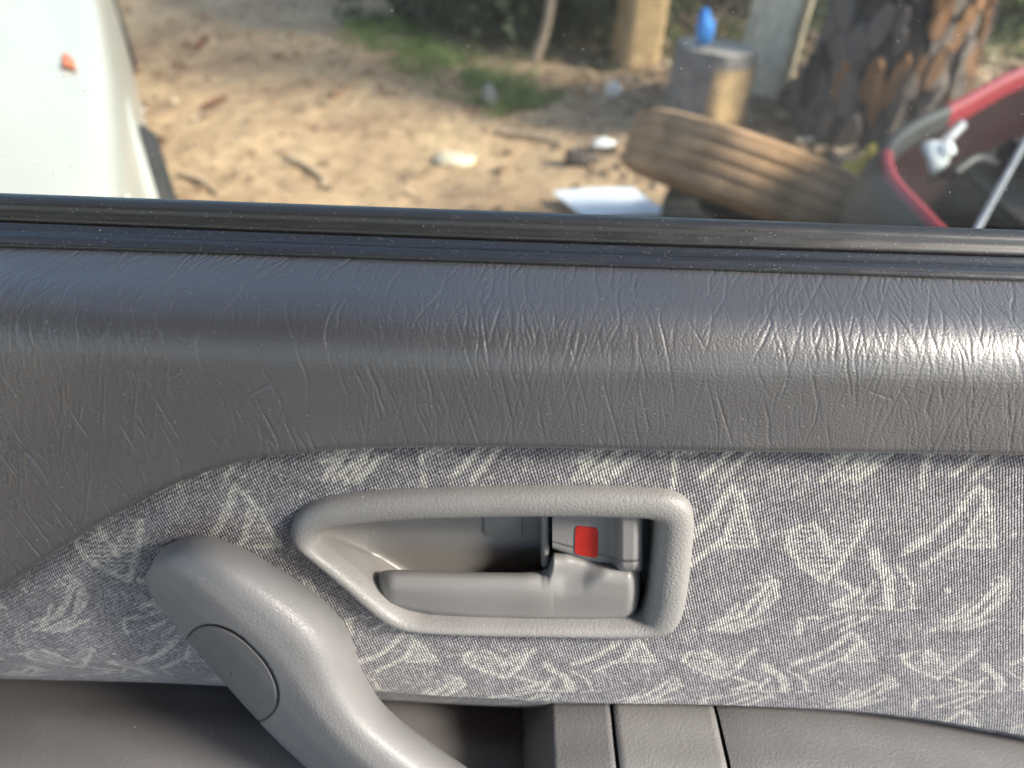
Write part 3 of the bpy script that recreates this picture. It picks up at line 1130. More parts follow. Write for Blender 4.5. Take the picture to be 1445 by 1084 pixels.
def bar(bm, p0, p1, w, d):
    p0 = Vector(p0); p1 = Vector(p1)
    ax = (p1 - p0).normalized()
    s = ax.cross(Vector((0, 1, 0))).normalized() * w
    n = ax.cross(s).normalized() * d
    vs = []
    for p in (p0, p1):
        for a, b in ((-1, -1), (1, -1), (1, 1), (-1, 1)):
            vs.append(bm.verts.new(p + s * a + n * b))
    for f in ((3, 2, 1, 0), (4, 5, 6, 7), (0, 1, 5, 4), (1, 2, 6, 5), (2, 3, 7, 6), (3, 0, 4, 7)):
        bm.faces.new([vs[i] for i in f])


def gp(u, t): return (u, -(gn(t) - 0.002), t)


bar(bm, gp(UL + 0.005, 0.10), gp(UL + 0.005, 0.53), 0.018, 0.020)
bar(bm, gp(UR - 0.005, 0.08), gp(UR - 0.005, 0.53), 0.018, 0.020)
bar(bm, gp(UL - 0.012, 0.545), gp(UR + 0.012, 0.545), 0.018, 0.020)
bm_obj('window_frame', bm, 'outer_paint', door)
ts = np.linspace(0.118, -0.42, 30)
us = np.linspace(UL - 0.02, UR + 0.02, 40)
Tm, Um = np.meshgrid(ts, us, indexing='ij')
tw = (0.118 - Tm) / 0.54
nn = -0.052 - 0.075 * np.sin(np.clip(tw * 2.2, 0, math.pi / 2)) + 0.05 * tw ** 2 - 0.15 * tw
grid('outer_skin', loc(Um, Tm, nn), 'outer_paint', door, flip=True)
for s, uu in ((-1, UL - 0.018), (1, UR + 0.018)):
    pr = [(-0.04, 0.115), (0.0, 0.10), (0.008, -0.05), (0.008, -0.34)]
    bk = list(zip(nn[::-1, 0], ts[::-1]))
    poly = [(uu, -a, b) for a, b in pr] + [(uu, -a, b) for a, b in bk]
    mesh('door_edge', poly, [list(range(len(poly)))], 'outer_paint', door, False)

# =================================================================== THE CAR ROUND THE DOOR (roof, pillars, floor: out of view, added to shade the door)
plain('headliner', (0.34, 0.33, 0.32), 0.9, 0.05, 40)
plain('carpet', (0.06, 0.06, 0.065), 0.95, 0.3, 60)
plain('seat_cloth', (0.16, 0.155, 0.17), 0.9, 0.2, 80)
XH = 0.66  # roof edge set so its shade falls over the door's left side
cab = car


def boxp(name, x0, x1, y0, y1, z0, z1, mat, parent, off, bev=0.01):
    bm = bmesh.new()
    r = bmesh.ops.create_cube(bm, size=1.0)
    bmesh.ops.scale(bm, vec=(x1 - x0, y1 - y0, z1 - z0), verts=r['verts'])
    bmesh.ops.translate(bm, vec=((x0 + x1) / 2 - off[0], (y0 + y1) / 2 - off[1], (z0 + z1) / 2 - off[2]), verts=r['verts'])
    bmesh.ops.bevel(bm, geom=list(bm.edges), offset=bev, segments=2, affect='EDGES')
    o = bm_obj(name, bm, mat, parent)
    sharp_smooth(o)
    return o


P = np.array([[(x, y - OFF[1], 1.405 + 0.05 * (1 - ((y + 0.55) / 0.7) ** 2) - 0.03 * max(0, (x - 0.2)) - OFF[2]) for x in np.linspace(-1.3, XH, 14)] for y in np.linspace(-1.22, 0.10, 14)])
grid('roof', P + np.array([0, 0, 0.03]), 'outer_paint', cab)
grid('headliner', P, 'headliner', cab, flip=True)
boxp('floor_pan', -1.3, 1.25, -1.25, 0.22, 0.22, 0.28, 'carpet', cab, OFF)
boxp('door_sill', -1.3, 1.25, 0.16, 0.34, 0.20, 0.36, 'outer_paint', cab, OFF, 0.02)
for s, yb, yt in ((1, 0.27, 0.10), (-1, -1.36, -1.20)):
    tube('front_pillar', [(1.28, yb - OFF[1], 0.96 - OFF[2]), (0.98, (yb + yt) / 2 - OFF[1], 1.20 - OFF[2]), (XH, yt - OFF[1], 1.40 - OFF[2])], 0.03, 'outer_paint', cab, 10)
    tube('rear_pillar', [(-0.56, yb - OFF[1], 0.30 - OFF[2]), (-0.56, yb - OFF[1], 0.95 - OFF[2]), (-0.60, yt - OFF[1], 1.41 - OFF[2])], 0.045, 'outer_paint', cab, 10)
boxp('front_quarter', UR + 0.025, 1.27, 0.20, 0.335, 0.28, 0.93, 'outer_paint', cab, OFF, 0.03)
boxp('rear_quarter', -1.3, UL - 0.025, 0.20, 0.335, 0.28, 0.98, 'outer_paint', cab, OFF, 0.03)
boxp('far_side', -1.3, 1.25, -1.40, -1.34, 0.25, 0.93, 'outer_paint', cab, OFF)
boxp('dashboard', 0.85, 1.25, -1.33, 0.18, 0.60, 0.90, 'carpet', cab, OFF, 0.05)
for x in (-1.0, 0.95):
    for y in (-1.25, 0.20):
        wl_ = bpy.data.objects.new('wheel', None); col.objects.link(wl_); wl_.parent = cab
        wl_.location = (x - OFF[0], y - OFF[1] - 0.02, 0.28 - OFF[2])
        th = np.linspace(0, 2 * math.pi, 32, endpoint=False)
        grid('tyre', np.array([np.stack([r * np.cos(th), np.full(32, a), r * np.sin(th)], -1) for r, a in ((0.17, -.08), (0.25, -.085), (0.28, -.06), (0.28, .06), (0.25, .085), (0.17, .08))]), 'gap_black', wl_, wrapu=True)

# =================================================================== OUTSIDE
plain('white_paint', (0.37, 0.37, 0.34), 0.22, 0.03, 3.0)
plain('dusty_panel', (0.60, 0.57, 0.50), 0.35, 0.12, 8.0)
plain('tyre_rubber', (0.022, 0.021, 0.020), 0.75, 0.3, 12.0, 0.002, 60)
plain('tyre_dust', (0.34, 0.205, 0.110), 0.95, 0.45, 9.0, 0.003, 70)
plain('rim_alloy', (0.55, 0.55, 0.55), 0.35, 0.1, 10, metal=0.6)
plain('orange_lens', (0.62, 0.13, 0.015), 0.2, 0.05)
plain('dark_glass', (0.02, 0.022, 0.025), 0.06, 0.1)
plain('black_trim', (0.016, 0.016, 0.017), 0.5)
plain('red_paint', (0.22, 0.014, 0.022), 0.40, 0.12, 14)
plain('shaded_red_paint', (0.014, 0.003, 0.004), 0.85, 0.2, 14, spec=0.08)  # red body paint darkened, the bay's shade put into its colour
plain('engine_dark', (0.025, 0.024, 0.023), 0.85, 0.5, 30, 0.004, 60, spec=0.12)
plain('grey_metal', (0.30, 0.30, 0.32), 0.4, 0.2, 30, metal=0.5)
plain('milky_plastic', (0.62, 0.66, 0.66), 0.4, 0.1)
plain('paper_white', (0.72, 0.76, 0.80), 0.6, 0.03, 30)  # white sheet, the sky's bluish reflection put into its colour
plain('scrap_white', (0.72, 0.71, 0.67), 0.7, 0.15, 40)
plain('yellow_plastic', (0.45, 0.34, 0.035), 0.6, 0.25, 30)
plain('blue_rag', (0.05, 0.24, 0.62), 0.7, 0.3, 60)
plain('log_grey', (0.21, 0.195, 0.185), 0.9, 0.35, 30, 0.006, 60)
plain('wood_tan', (0.44, 0.30, 0.155), 0.85, 0.3, 18, 0.004, 80)
plain('wood_pale', (0.66, 0.57, 0.42), 0.85, 0.25, 18, 0.004, 80)
plain('cut_grey', (0.36, 0.32, 0.28), 0.9, 0.25, 40, 0.003, 120)
plain('bark_dark', (0.095, 0.075, 0.066), 0.95, 0.5, 20, 0.02, 40)
plain('bark_grey', (0.30, 0.245, 0.21), 0.95, 0.35, 30, 0.008, 70)
plain('bark_orange', (0.42, 0.215, 0.10), 0.95, 0.3, 30, 0.006, 70)
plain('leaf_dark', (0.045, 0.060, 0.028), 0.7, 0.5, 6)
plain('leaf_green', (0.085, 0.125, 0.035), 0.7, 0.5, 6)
plain('grass_green', (0.20, 0.26, 0.085), 0.8, 0.5, 8)
plain('dry_leaf', (0.20, 0.125, 0.07), 0.9, 0.7, 30)
plain('red_leaf', (0.19, 0.085, 0.05), 0.9, 0.3, 30)
plain('clod', (0.24, 0.155, 0.095), 0.95, 0.35, 30, 0.004, 90)
plain('stick_wood', (0.40, 0.31, 0.22), 0.9, 0.3, 30, 0.003, 90)
plain('stone_grey', (0.30, 0.28, 0.26), 0.9, 0.3, 20, 0.004, 80)


def revolve(name, prof, seg, mat, parent, axis='y'):
    """prof: list of (radius, offset along axis)"""
    th = np.linspace(0, 2 * math.pi, seg, endpoint=False)
    rows = []
    for r, a in prof:
        c, s = r * np.cos(th), r * np.sin(th)
        A = np.full(seg, a)
        rows.append(np.stack([c, A, s] if axis == 'y' else [c, s, A], -1))
    return grid(name, np.array(rows), mat, parent, wrapu=True)


# ---- white car: nose towards the door, only bonnet and right guard show through the window
def white_car():
    d = np.array([0.434, -0.901]); e = np.array([0.901, 0.434])
    edge = np.array([-0.516, 0.923])                      # guard edge point, 0.12 m behind the nose
    nose = edge - e * 0.80 + d * 0.14
    w = empty('white_car', (nose[0], nose[1], 0), (0, 0, math.atan2(d[1], d[0])))
    tag(w, 'glossy white car parked on the dirt, bonnet and orange side lamp showing', 'car')
    # stations: x (0 nose, negative back), half width, z low, z shoulder, z crown
    ST = [(0.02, 0.40, 0.34, 0.50, 0.56), (-0.03, 0.60, 0.27, 0.58, 0.635), (-0.10, 0.735, 0.23, 0.645, 0.69), (-0.22, 0.79, 0.21, 0.68, 0.735), (-0.45, 0.815, 0.20, 0.715, 0.785),
          (-0.75, 0.83, 0.20, 0.75, 0.83), (-1.15, 0.84, 0.20, 0.80, 0.88), (-1.6, 0.845, 0.20, 0.86, 0.90), (-2.4, 0.85, 0.20, 0.88, 0.92), (-3.2, 0.84, 0.21, 0.89, 0.93), (-3.8, 0.80, 0.24, 0.88, 0.92),
          (-4.15, 0.70, 0.32, 0.80, 0.84), (-4.2, 0.55, 0.40, 0.66, 0.70)]
    S_ = catmull(ST, 5)
    rows = []
    for x, hw, zl, zs, zt in S_:
        half = [(0, zt), (hw * 0.45, zt - 0.006), (hw * 0.74, zt - 0.022), (hw * 0.80, zt - 0.028), (hw * 0.90, zs + 0.012), (hw * 0.965, zs - 0.012), (hw * 0.99, zs - 0.06), (hw, (zs + zl) / 2), (hw * 0.985, zl + 0.08), (hw * 0.94, zl), (hw * 0.6, zl - 0.02), (0, zl - 0.02)]
        c = catmull(half, 3)
        full = [(x, y, z) for y, z in c] + [(x, -y, z) for y, z in c[::-1][1:-1]]
        rows.append(full)
    grid('body', np.array(rows), 'white_paint', w, wrapu=True, capped=True)
    # bonnet shut lines and panel gap
    for s in (-1, 1):
        pts = []
        for x, hw, zl, zs, zt in [ST[i] for i in (2, 3, 4, 5, 6)]:
            pts.append((x, s * hw * 0.775, zt - 0.0245))
        tube('bonnet_gap', pts, 0.0022, 'dusty_panel', w, 6)
    # raised crease on the bonnet
    # side lamps
    for s in (-1, 1):
        x = -0.66
        lamp = grid('side_lamp', np.array([[(x + a, s * (0.822 * 0.915 + b), 0.738 + c) for a in np.linspace(-0.06, 0.06, 7)] for b, c in ((-0.009, 0.006), (-0.004, 0.0135), (0.004, 0.0115), (0.012, 0.005), (0.013, -0.004))]), 'orange_lens', w, flip=(s < 0))
    # head lamps wrap the nose corners
    for s in (-1, 1):
        P = []
        for zf in (0.0, 0.5, 1.0):
            r = []
            for x, hw, zl, zs, zt in [(-0.035, 0.62, .27, .58, .63), (-0.085, 0.705, .24, .62, .68), (-0.16, 0.765, .22, .66, .71), (-0.26, 0.795, .21, .69, .74)]:
                r.append((x + 0.006, s * (hw * 0.995 + 0.006), zs - 0.03 - 0.11 * zf))
            P.append(r)
        grid('head_lamp', np.array(P), 'milky_plastic', w, flip=(s > 0))
    # bumper strip, wheels with dark arches
    for s in (-1, 1):
        for x in (-0.72, -3.25):
            hub = empty_part('wheel', (x, s * 0.76, 0.29), w)
            ty = revolve('tyre', [(0.17, -0.085), (0.20, -0.095), (0.265, -0.098), (0.288, -0.08), (0.293, -0.04), (0.293, 0.04), (0.288, 0.08), (0.265, 0.098), (0.20, 0.095), (0.17, 0.085)], 40, 'tyre_rubber', hub)
            revolve('rim', [(0.175, s * 0.085), (0.165, s * 0.09), (0.15, s * 0.075), (0.08, s * 0.07), (0.03, s * 0.085), (0.001, s * 0.088)], 30, 'rim_alloy', hub)
            th = np.linspace(-0.15, math.pi + 0.15, 26)
            P = np.array([[(x + r * math.cos(a), s * yy, 0.29 + r * math.sin(a)) for a in th] for r, yy in ((0.31, 0.822), (0.345, 0.830), (0.352, 0.828), (0.36, 0.815))])
            grid('wheel_arch_lip', P, 'white_paint', w, flip=(s > 0))
            P = np.array([[(x + r * math.cos(a), s * yy, 0.29 + r * math.sin(a)) for a in th] for r, yy in ((0.20, 0.8205), (0.31, 0.8225))])
            grid('wheel_arch', P, 'black_trim', w, flip=(s > 0))
    # cabin: glasshouse and roof
    CB = [(-1.05, 0.62, 0.89), (-1.75, 0.56, 1.33), (-2.3, 0.56, 1.39), (-3.0, 0.54, 1.35), (-3.75, 0.60, 0.92)]
    rows = []
    for x, hw, zt in CB:
        rows.append([(x, -0.74, 0.87), (x, -0.72, min(zt, 0.93)), (x, -hw, zt - 0.02), (x, -hw * 0.7, zt), (x, 0, zt + 0.012), (x, hw * 0.7, zt), (x, hw, zt - 0.02), (x, 0.72, min(zt, 0.93)), (x, 0.74, 0.87)])
    grid('glasshouse', np.array(rows), 'dark_glass', w)
    rr = [[(x, y * hw * 0.98, zt + 0.012 - 0.012 * y * y + 0.006) for y in np.linspace(-1, 1, 9)] for x, hw, zt in catmull(CB[1:4], 4)]
    grid('roof', np.array(rr), 'white_paint', w)
    for s in (-1, 1):
        tube('pillar', [(-1.05, s * 0.70, 0.89), (-1.75, s * 0.57, 1.33)], 0.028, 'white_paint', w, 8)
        tube('pillar', [(-2.4, s * 0.735, 0.90), (-2.4, s * 0.57, 1.37)], 0.03, 'white_paint', w, 8)
        tube('pillar', [(-3.75, s * 0.68, 0.90), (-3.0, s * 0.55, 1.34)], 0.04, 'white_paint', w, 8)
    return w


def empty_part(name, loc_, parent):
    o = bpy.data.objects.new(name, None)
    o.empty_display_size = 0.05
    o.location = loc_
    col.objects.link(o)
    o.parent = parent
    return o


white_car()


# ---- red car with its bonnet off: rim, engine bay, bottle, strut
def red_car():
    rc = empty('red_car', (1.3, 1.4, 0))
    tag(rc, 'dull red wrecked car with its bonnet gone and dark engine bay open', 'car')
    Z = 0.60
    rim = [(0.70, 0.80), (0.655, 0.95), (0.640, 1.08), (0.640, 1.20), (0.690, 1.33), (0.79, 1.445), (0.91, 1.545), (1.19, 1.79), (1.60, 2.05), (2.05, 2.12), (2.5, 2.05)]
    c = catmull([(x - 1.3, y - 1.4) for x, y in rim], 6)
    tan = np.gradient(c, axis=0); tan /= np.linalg.norm(tan, axis=1)[:, None]
    nor = np.stack([-tan[:, 1], tan[:, 0]], 1)           # points outward (left / away)
    zr = Z + 0.03 * np.linspace(0, 1, len(c)) + 0.03 * np.sin(np.linspace(0, 6, len(c)))* 0.3
    prof = [(0.03, -0.50), (0.035, -0.36), (0.025, -0.12), (0.013, -0.035), (0.006, -0.006), (0.0, 0.0), (-0.012, -0.004), (-0.016, -0.018), (-0.018, -0.05)]
    rows = [np.concatenate([c + nor * a, (zr + b)[:, None]], 1) for a, b in prof]
    rows = np.array(rows)
    grid('front_guard', rows[:, :23], 'red_paint', rc, flip=True)
    grid('lamp_opening', rows[:, 22:36], 'black_trim', rc, flip=True)
    grid('far_guard', rows[:, 35:], 'red_paint', rc, flip=True)
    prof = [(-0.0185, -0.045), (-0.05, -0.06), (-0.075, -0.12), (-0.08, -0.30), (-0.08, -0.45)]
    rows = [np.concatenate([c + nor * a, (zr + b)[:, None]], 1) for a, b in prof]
    grid('inner_guard', np.array(rows), 'shaded_red_paint', rc, flip=True)
    # near side guard, cowl and floor of the bay
    near = [(0.70, 0.80), (1.1, 0.72), (1.7, 0.74), (2.5, 0.85)]
    c2 = catmull([(x - 1.3, y - 1.4) for x, y in near], 6)
    rows = [np.concatenate([c2 + np.array([0, a]), np.full((len(c2), 1), Z + b)], 1) for a, b in ((-0.06, -0.5), (-0.07, -0.3), (-0.05, -0.1), (-0.01, -0.006), (0.02, -0.01), (0.04, -0.06), (0.05, -0.45))]
    grid('near_guard', np.array(rows), 'red_paint', rc)
    poly = [(x - 1.3, y - 1.4) for x, y in catmull(rim, 2)] + [(x - 1.3, y - 1.4) for x, y in near[::-1][:-1]]
    mesh('bay_floor', [(x, y, 0.30) for x, y in poly], [list(range(len(poly)))], 'engine_dark', rc, False)
    # engine block of stepped castings
    bm = bmesh.new()
    for (x0, x1, y0, y1, z0, z1) in ((0.92, 1.6, 1.2, 1.62, 0.30, 0.50), (1.0, 1.45, 1.28, 1.5, 0.50, 0.56), (0.80, 0.9, 1.0, 1.3, 0.30, 0.46), (1.7, 2.1, 1.3, 1.8, 0.3, 0.52)):
        r = bmesh.ops.create_cube(bm, size=1.0)
        bmesh.ops.scale(bm, vec=(x1 - x0, y1 - y0, z1 - z0), verts=r['verts'])
        bmesh.ops.translate(bm, vec=((x0 + x1) / 2 - 1.3, (y0 + y1) / 2 - 1.4, (z0 + z1) / 2), verts=r['verts'])
    bmesh.ops.bevel(bm, geom=list(bm.edges), offset=0.015, segments=2, affect='EDGES')
    bm_obj('engine_block', bm, 'engine_dark', rc)
    # cabin end: firewall, screen frame
    mesh('firewall', [(0.72, -0.6, 0.25), (1.2, 0.66, 0.25), (1.2, 0.66, 0.70), (0.72, -0.6, 0.70)], [(0, 1, 2, 3)], 'shaded_red_paint', rc, False)
    # pale reservoir bottle with neck, and the silver strut beside it
    p = AT(1308, 226, 1.42) - np.array([1.3, 1.4, 0])
    b = revolve('reservoir_bottle', [(0.001, -0.045), (0.030, -0.045), (0.034, -0.03), (0.034, 0.015), (0.026, 0.03), (0.014, 0.036), (0.014, 0.05), (0.001, 0.05)], 20, 'milky_plastic', rc, 'z')
    b.location = p; b.rotation_euler = (0.5, 0.6, 0)
    q = AT(1356, 176, 1.52) - np.array([1.3, 1.4, 0])
    tube('strut', [p + np.array([0.02, 0.01, 0.02]), (p + q) / 2, q], [0.016, 0.013, 0.012], 'grey_metal', rc, 10)
    s0 = AT(1455, 185, 1.30) - np.array([1.3, 1.4, 0]); s1 = AT(1372, 335, 0.98) - np.array([1.3, 1.4, 0])
    tube('stay_rod', [s0, (s0 + s1) / 2, s1], 0.0055, 'grey_metal', rc, 10)
    h0 = AT(1345, 245, 1.36) - np.array([1.3, 1.4, 0]); h1 = AT(1385, 225, 1.40) - np.array([1.3, 1.4, 0])
    tube('hose', [h0, (h0 + h1) / 2 + np.array([0, 0, 0.01]), h1, h1 + np.array([0.1, 0.06, -0.05])], 0.010, 'black_trim', rc, 10)
    # black lamp surround on the outer face of the near corner
    rows = [np.concatenate([c[0:24] + nor[0:24] * a, (zr[0:24] + bb)[:, None]], 1) for a, bb in ((0.0085, -0.010), (0.024, -0.04), (0.038, -0.12), (0.046, -0.22), (0.046, -0.40))]
    grid('lamp_surround', np.array(rows), 'black_trim', rc, flip=True)
    # wheels so that it stands on the ground
    for (x, y) in ((1.75, 0.80), (1.55, 1.86)):
        wl_ = empty_part('wheel', (x - 1.3, y - 1.4, 0.27), rc)
        revolve('tyre', [(0.16, -0.07), (0.19, -0.08), (0.245, -0.082), (0.268, -0.06), (0.27, 0.0), (0.268, 0.06), (0.245, 0.082), (0.19, 0.08), (0.16, 0.07)], 36, 'tyre_rubber', wl_)
        revolve('rim', [(0.165, -0.07), (0.15, -0.06), (0.05, -0.05), (0.001, -0.06)], 24, 'rim_alloy', wl_)
    return rc


red_car()


# ---- tyres
def tyre(name, label, R, W, mat, grooves=4):
    t = empty(name, (0, 0, 0))
    tag(t, label, 'tyre')
    h = W / 2
    prof = [(R * 0.60, -h * 0.72), (R * 0.64, -h * 0.95), (R * 0.78, -h * 1.02), (R * 0.90, -h * 0.96), (R * 0.955, -h * 0.86)]
    gx = np.linspace(-h * 0.82, h * 0.82, grooves * 8 + 1)
    crown = lambda a: R * (0.975 + 0.025 * math.cos(a / h * 1.3))
    for i, a in enumerate(gx):
        inn = (i % 8 in (0, 7)) and 0 < i < len(gx) - 1
        prof.append((crown(a) - (0.006 if inn else 0), a))
    prof += [(R * 0.955, h * 0.86), (R * 0.90, h * 0.96), (R * 0.78, h * 1.02), (R * 0.64, h * 0.95), (R * 0.60, h * 0.72)]
    seg = 90
    th = np.linspace(0, 2 * math.pi, seg, endpoint=False)
    rows = []
    for r, a in prof:
        rows.append(np.stack([r * np.cos(th), r * np.sin(th), np.full(seg, a)], -1))
    P = np.array(rows)
    grid('tread', P, mat, t, wrapu=True)
    inner = [(R * 0.60, -h * 0.72), (R * 0.70, -h * 0.70), (R * 0.86, -h * 0.6), (R * 0.88, 0), (R * 0.86, h * 0.6), (R * 0.70, h * 0.70), (R * 0.60, h * 0.72)]
    rows = [np.stack([r * np.cos(th), r * np.sin(th), np.full(seg, a)], -1) for r, a in inner]
    grid('inner_liner', np.array(rows), 'tyre_rubber', t, wrapu=True, flip=True)
    return t


tp = AT(1050, 252, 1.84)
t1 = tyre('worn_tyre', 'worn tyre coated in orange brown dust, propped at a tilt', 0.325, 0.165, 'tyre_dust')
vd = (tp - CAM); vd /= np.linalg.norm(vd)
up_i = np.cross(np.cross(vd, UPV), vd) * 1.0
up_i = UPV - vd * (UPV @ vd); up_i /= np.linalg.norm(up_i)
rt_i = np.cross(vd, up_i)
axis = up_i * math.cos(R_(24)) + rt_i * math.sin(R_(24)) + vd * 0.06
t1.rotation_euler = Vector(axis).to_track_quat('Z', 'Y').to_euler()
t1.location = tp
t2 = tyre('black_tyre', 'black tyre lying flat under the dusty propped tyre', 0.27, 0.16, 'tyre_rubber')
t2.location = (tp[0] + 0.10, tp[1] + 0.14, float(gz(tp[0], tp[1])) + 0.085)

# ---- sheet of white board
A = G(779, 270, 0.03); B = G(893, 265, 0.045); C_ = G(946, 303, 0.035)
D_ = A + (C_ - B)
P = np.array([[A * (1 - i) * (1 - j) + B * i * (1 - j) + C_ * i * j + D_ * (1 - i) * j + np.array([0, 0, 0.006 * math.sin(3 * i)]) for i in np.linspace(0, 1, 8)] for j in np.linspace(0, 1, 8)])
bmv = []
top = P.reshape(-1, 3); cen = top.mean(0)
base = np.array([cen[0], cen[1], 0.0])
bot = top - np.array([0, 0, 0.004])
idx = np.arange(64).reshape(8, 8)
F = []
for i in range(7):
    for j in range(7):
        F.append((idx[i, j], idx[i + 1, j], idx[i + 1, j + 1], idx[i, j + 1]))
        F.append(tuple(64 + np.array((idx[i, j], idx[i, j + 1], idx[i + 1, j + 1], idx[i + 1, j]))))
rimi = list(idx[0]) + list(idx[1:, 7]) + list(idx[7, ::-1][1:]) + list(idx[::-1, 0][1:-1])
for a, b in zip(rimi, rimi[1:] + rimi[:1]): F.append((a, b, b + 64, a + 64))
o = mesh('paper_sheet', np.concatenate([top, bot]) - base, F, 'paper_white')
sharp_smooth(o)
o.location = base
tag(o, 'flat white sheet with bluish sky tint lying on the dirt beside the tyres', 'paper')


# ---- logs, posts
def log(name, label, cat, base_, top_, r0, r1, side_mat, face_mat, group=None, facet=7, lit_face=None, seg=None):
    t = empty(name, base_)
    tag(t, label, cat, group)
    ax = np.array(top_) - np.array(base_)
    L = np.linalg.norm(ax); ax /= L
    a = np.cross(ax, [0.2, 0.9, 0.1]); a /= np.linalg.norm(a); b = np.cross(ax, a)
    seg = seg or 28
    th = np.linspace(0, 2 * math.pi, seg, endpoint=False)
    fac = 1.0 / (np.cos(((th + 0.3) % (2 * math.pi / facet)) - math.pi / facet)) * 0.93
    rows = []
    for k in np.linspace(0, 1, 14):
        r = (r0 * (1 - k) + r1 * k) * fac * (1 + 0.05 * (vnoise(th * 2.2 + 5, np.full(seg, k * 5), 3) - 0.5))
        rows.append(ax * L * k + r[:, None] * (np.cos(th)[:, None] * a + np.sin(th)[:, None] * b))
    rows = np.array(rows)
    grid('trunk', rows, side_mat, t, wrapu=True)
    e = rows[-1]; c = e.mean(0)
    tp_ = np.array([c + (e - c) * w + ax * h for w, h in ((1.0, 0.0), (0.97, 0.004), (0.6, 0.007), (0.05, 0.006))])
    grid('cut_face', tp_, face_mat, t, wrapu=True)
    return t


def gpt(px, py, sink=0.02):
    p = G(px, py, 0.0)
    for _ in range(6):
        p = G(px, py, float(gz(p[0], p[1])))
    p = p.copy(); p[2] -= sink
    return p


b0 = gpt(985, 182)
t0 = AT(1012, 66, b0[1] + 0.02)
log('standing_log', 'short grey log round standing upright behind the dusty tyre', 'log', b0, t0, 0.150, 0.145, 'log_grey', 'cut_grey', facet=6)
# split side of that log, its sunlit orange put into the tan
lg = [o for o in bpy.data.objects if o.name.startswith('trunk') and o.parent and o.parent.name.startswith('standing_log')][0]
_c = np.array([v.co[:] for v in lg.data.vertices]).reshape(14, 28, 3)
_w = _c + np.array(b0)
_ax = (_w[-1].mean(0) - _w[0].mean(0)); _ax /= np.linalg.norm(_ax)
_mid = _c.mean(1, keepdims=True)
_az = np.array([[(CAM - _w[i].mean(0)) @ ((_c[i, j] - _mid[i, 0]) / np.linalg.norm(_c[i, j] - _mid[i, 0])) for j in range(28)] for i in range(14)])
_rt = (_c[7] - _mid[7]) @ RGT
_j0 = int(np.argmax(_az[7] / np.abs(_az[7]).max() + 1.0 * _rt / np.abs(_rt).max()))
_cols = [(_j0 + d) % 28 for d in range(-5, 5)]
_P = (_c[:12, _cols] - _mid[:12]) * 1.02 + _mid[:12]
grid('lit_split_face', _P, 'wood_tan', lg.parent)
# blue rag on top
bt = AT(994, 38, b0[1] - 0.04)
bm = bmesh.new(); bmesh.ops.create_icosphere(bm, subdivisions=3, radius=0.04)
for v in bm.verts:
    k = 1 + 0.7 * (float(vnoise(v.co.x * 60 + 9, v.co.y * 60 + v.co.z * 45, 5)) - 0.5)
    v.co = Vector((v.co.x * k * 0.8, v.co.y * k, v.co.z * k * 1.4))
o = bm_obj('blue_rag', bm, 'blue_rag', None, True)
o.location = bt
tag(o, 'crumpled bright blue rag on the edge of the grey log', 'rag')
# sawn post
b1 = gpt(893, 94)
t1_ = AT(918, -30, b1[1]) + np.array([0, 0, 0.35])
log('timber_post', 'squared weathered timber post leaning at the bush edge', 'post', b1, t1_, 0.105, 0.10, 'wood_tan', 'cut_grey', facet=4)
# leaning split slab by the pine
b2 = gpt(1078, 128)
t2_ = AT(1112, -20, b2[1] + 0.05) + np.array([0.05, 0, 0.5])
log('split_slab', 'pale split timber slab leaning beside the pine trunk', 'timber', b2, t2_, 0.085, 0.075, 'wood_pale', 'cut_grey', facet=3)
# pale sapling stem
b3 = gpt(752, 86)
t3_ = AT(778, -5, b3[1])
o = tube('dead_sapling', [b3, (b3 + t3_) / 2 + np.array([0.015, 0, 0]), t3_, t3_ + np.array([0.06, 0.0, 0.5])], [0.028, 0.024, 0.022, 0.015], 'stick_wood', None, 10)
tag(o, 'thin pale dead sapling standing in front of the dark bushes', 'sapling')


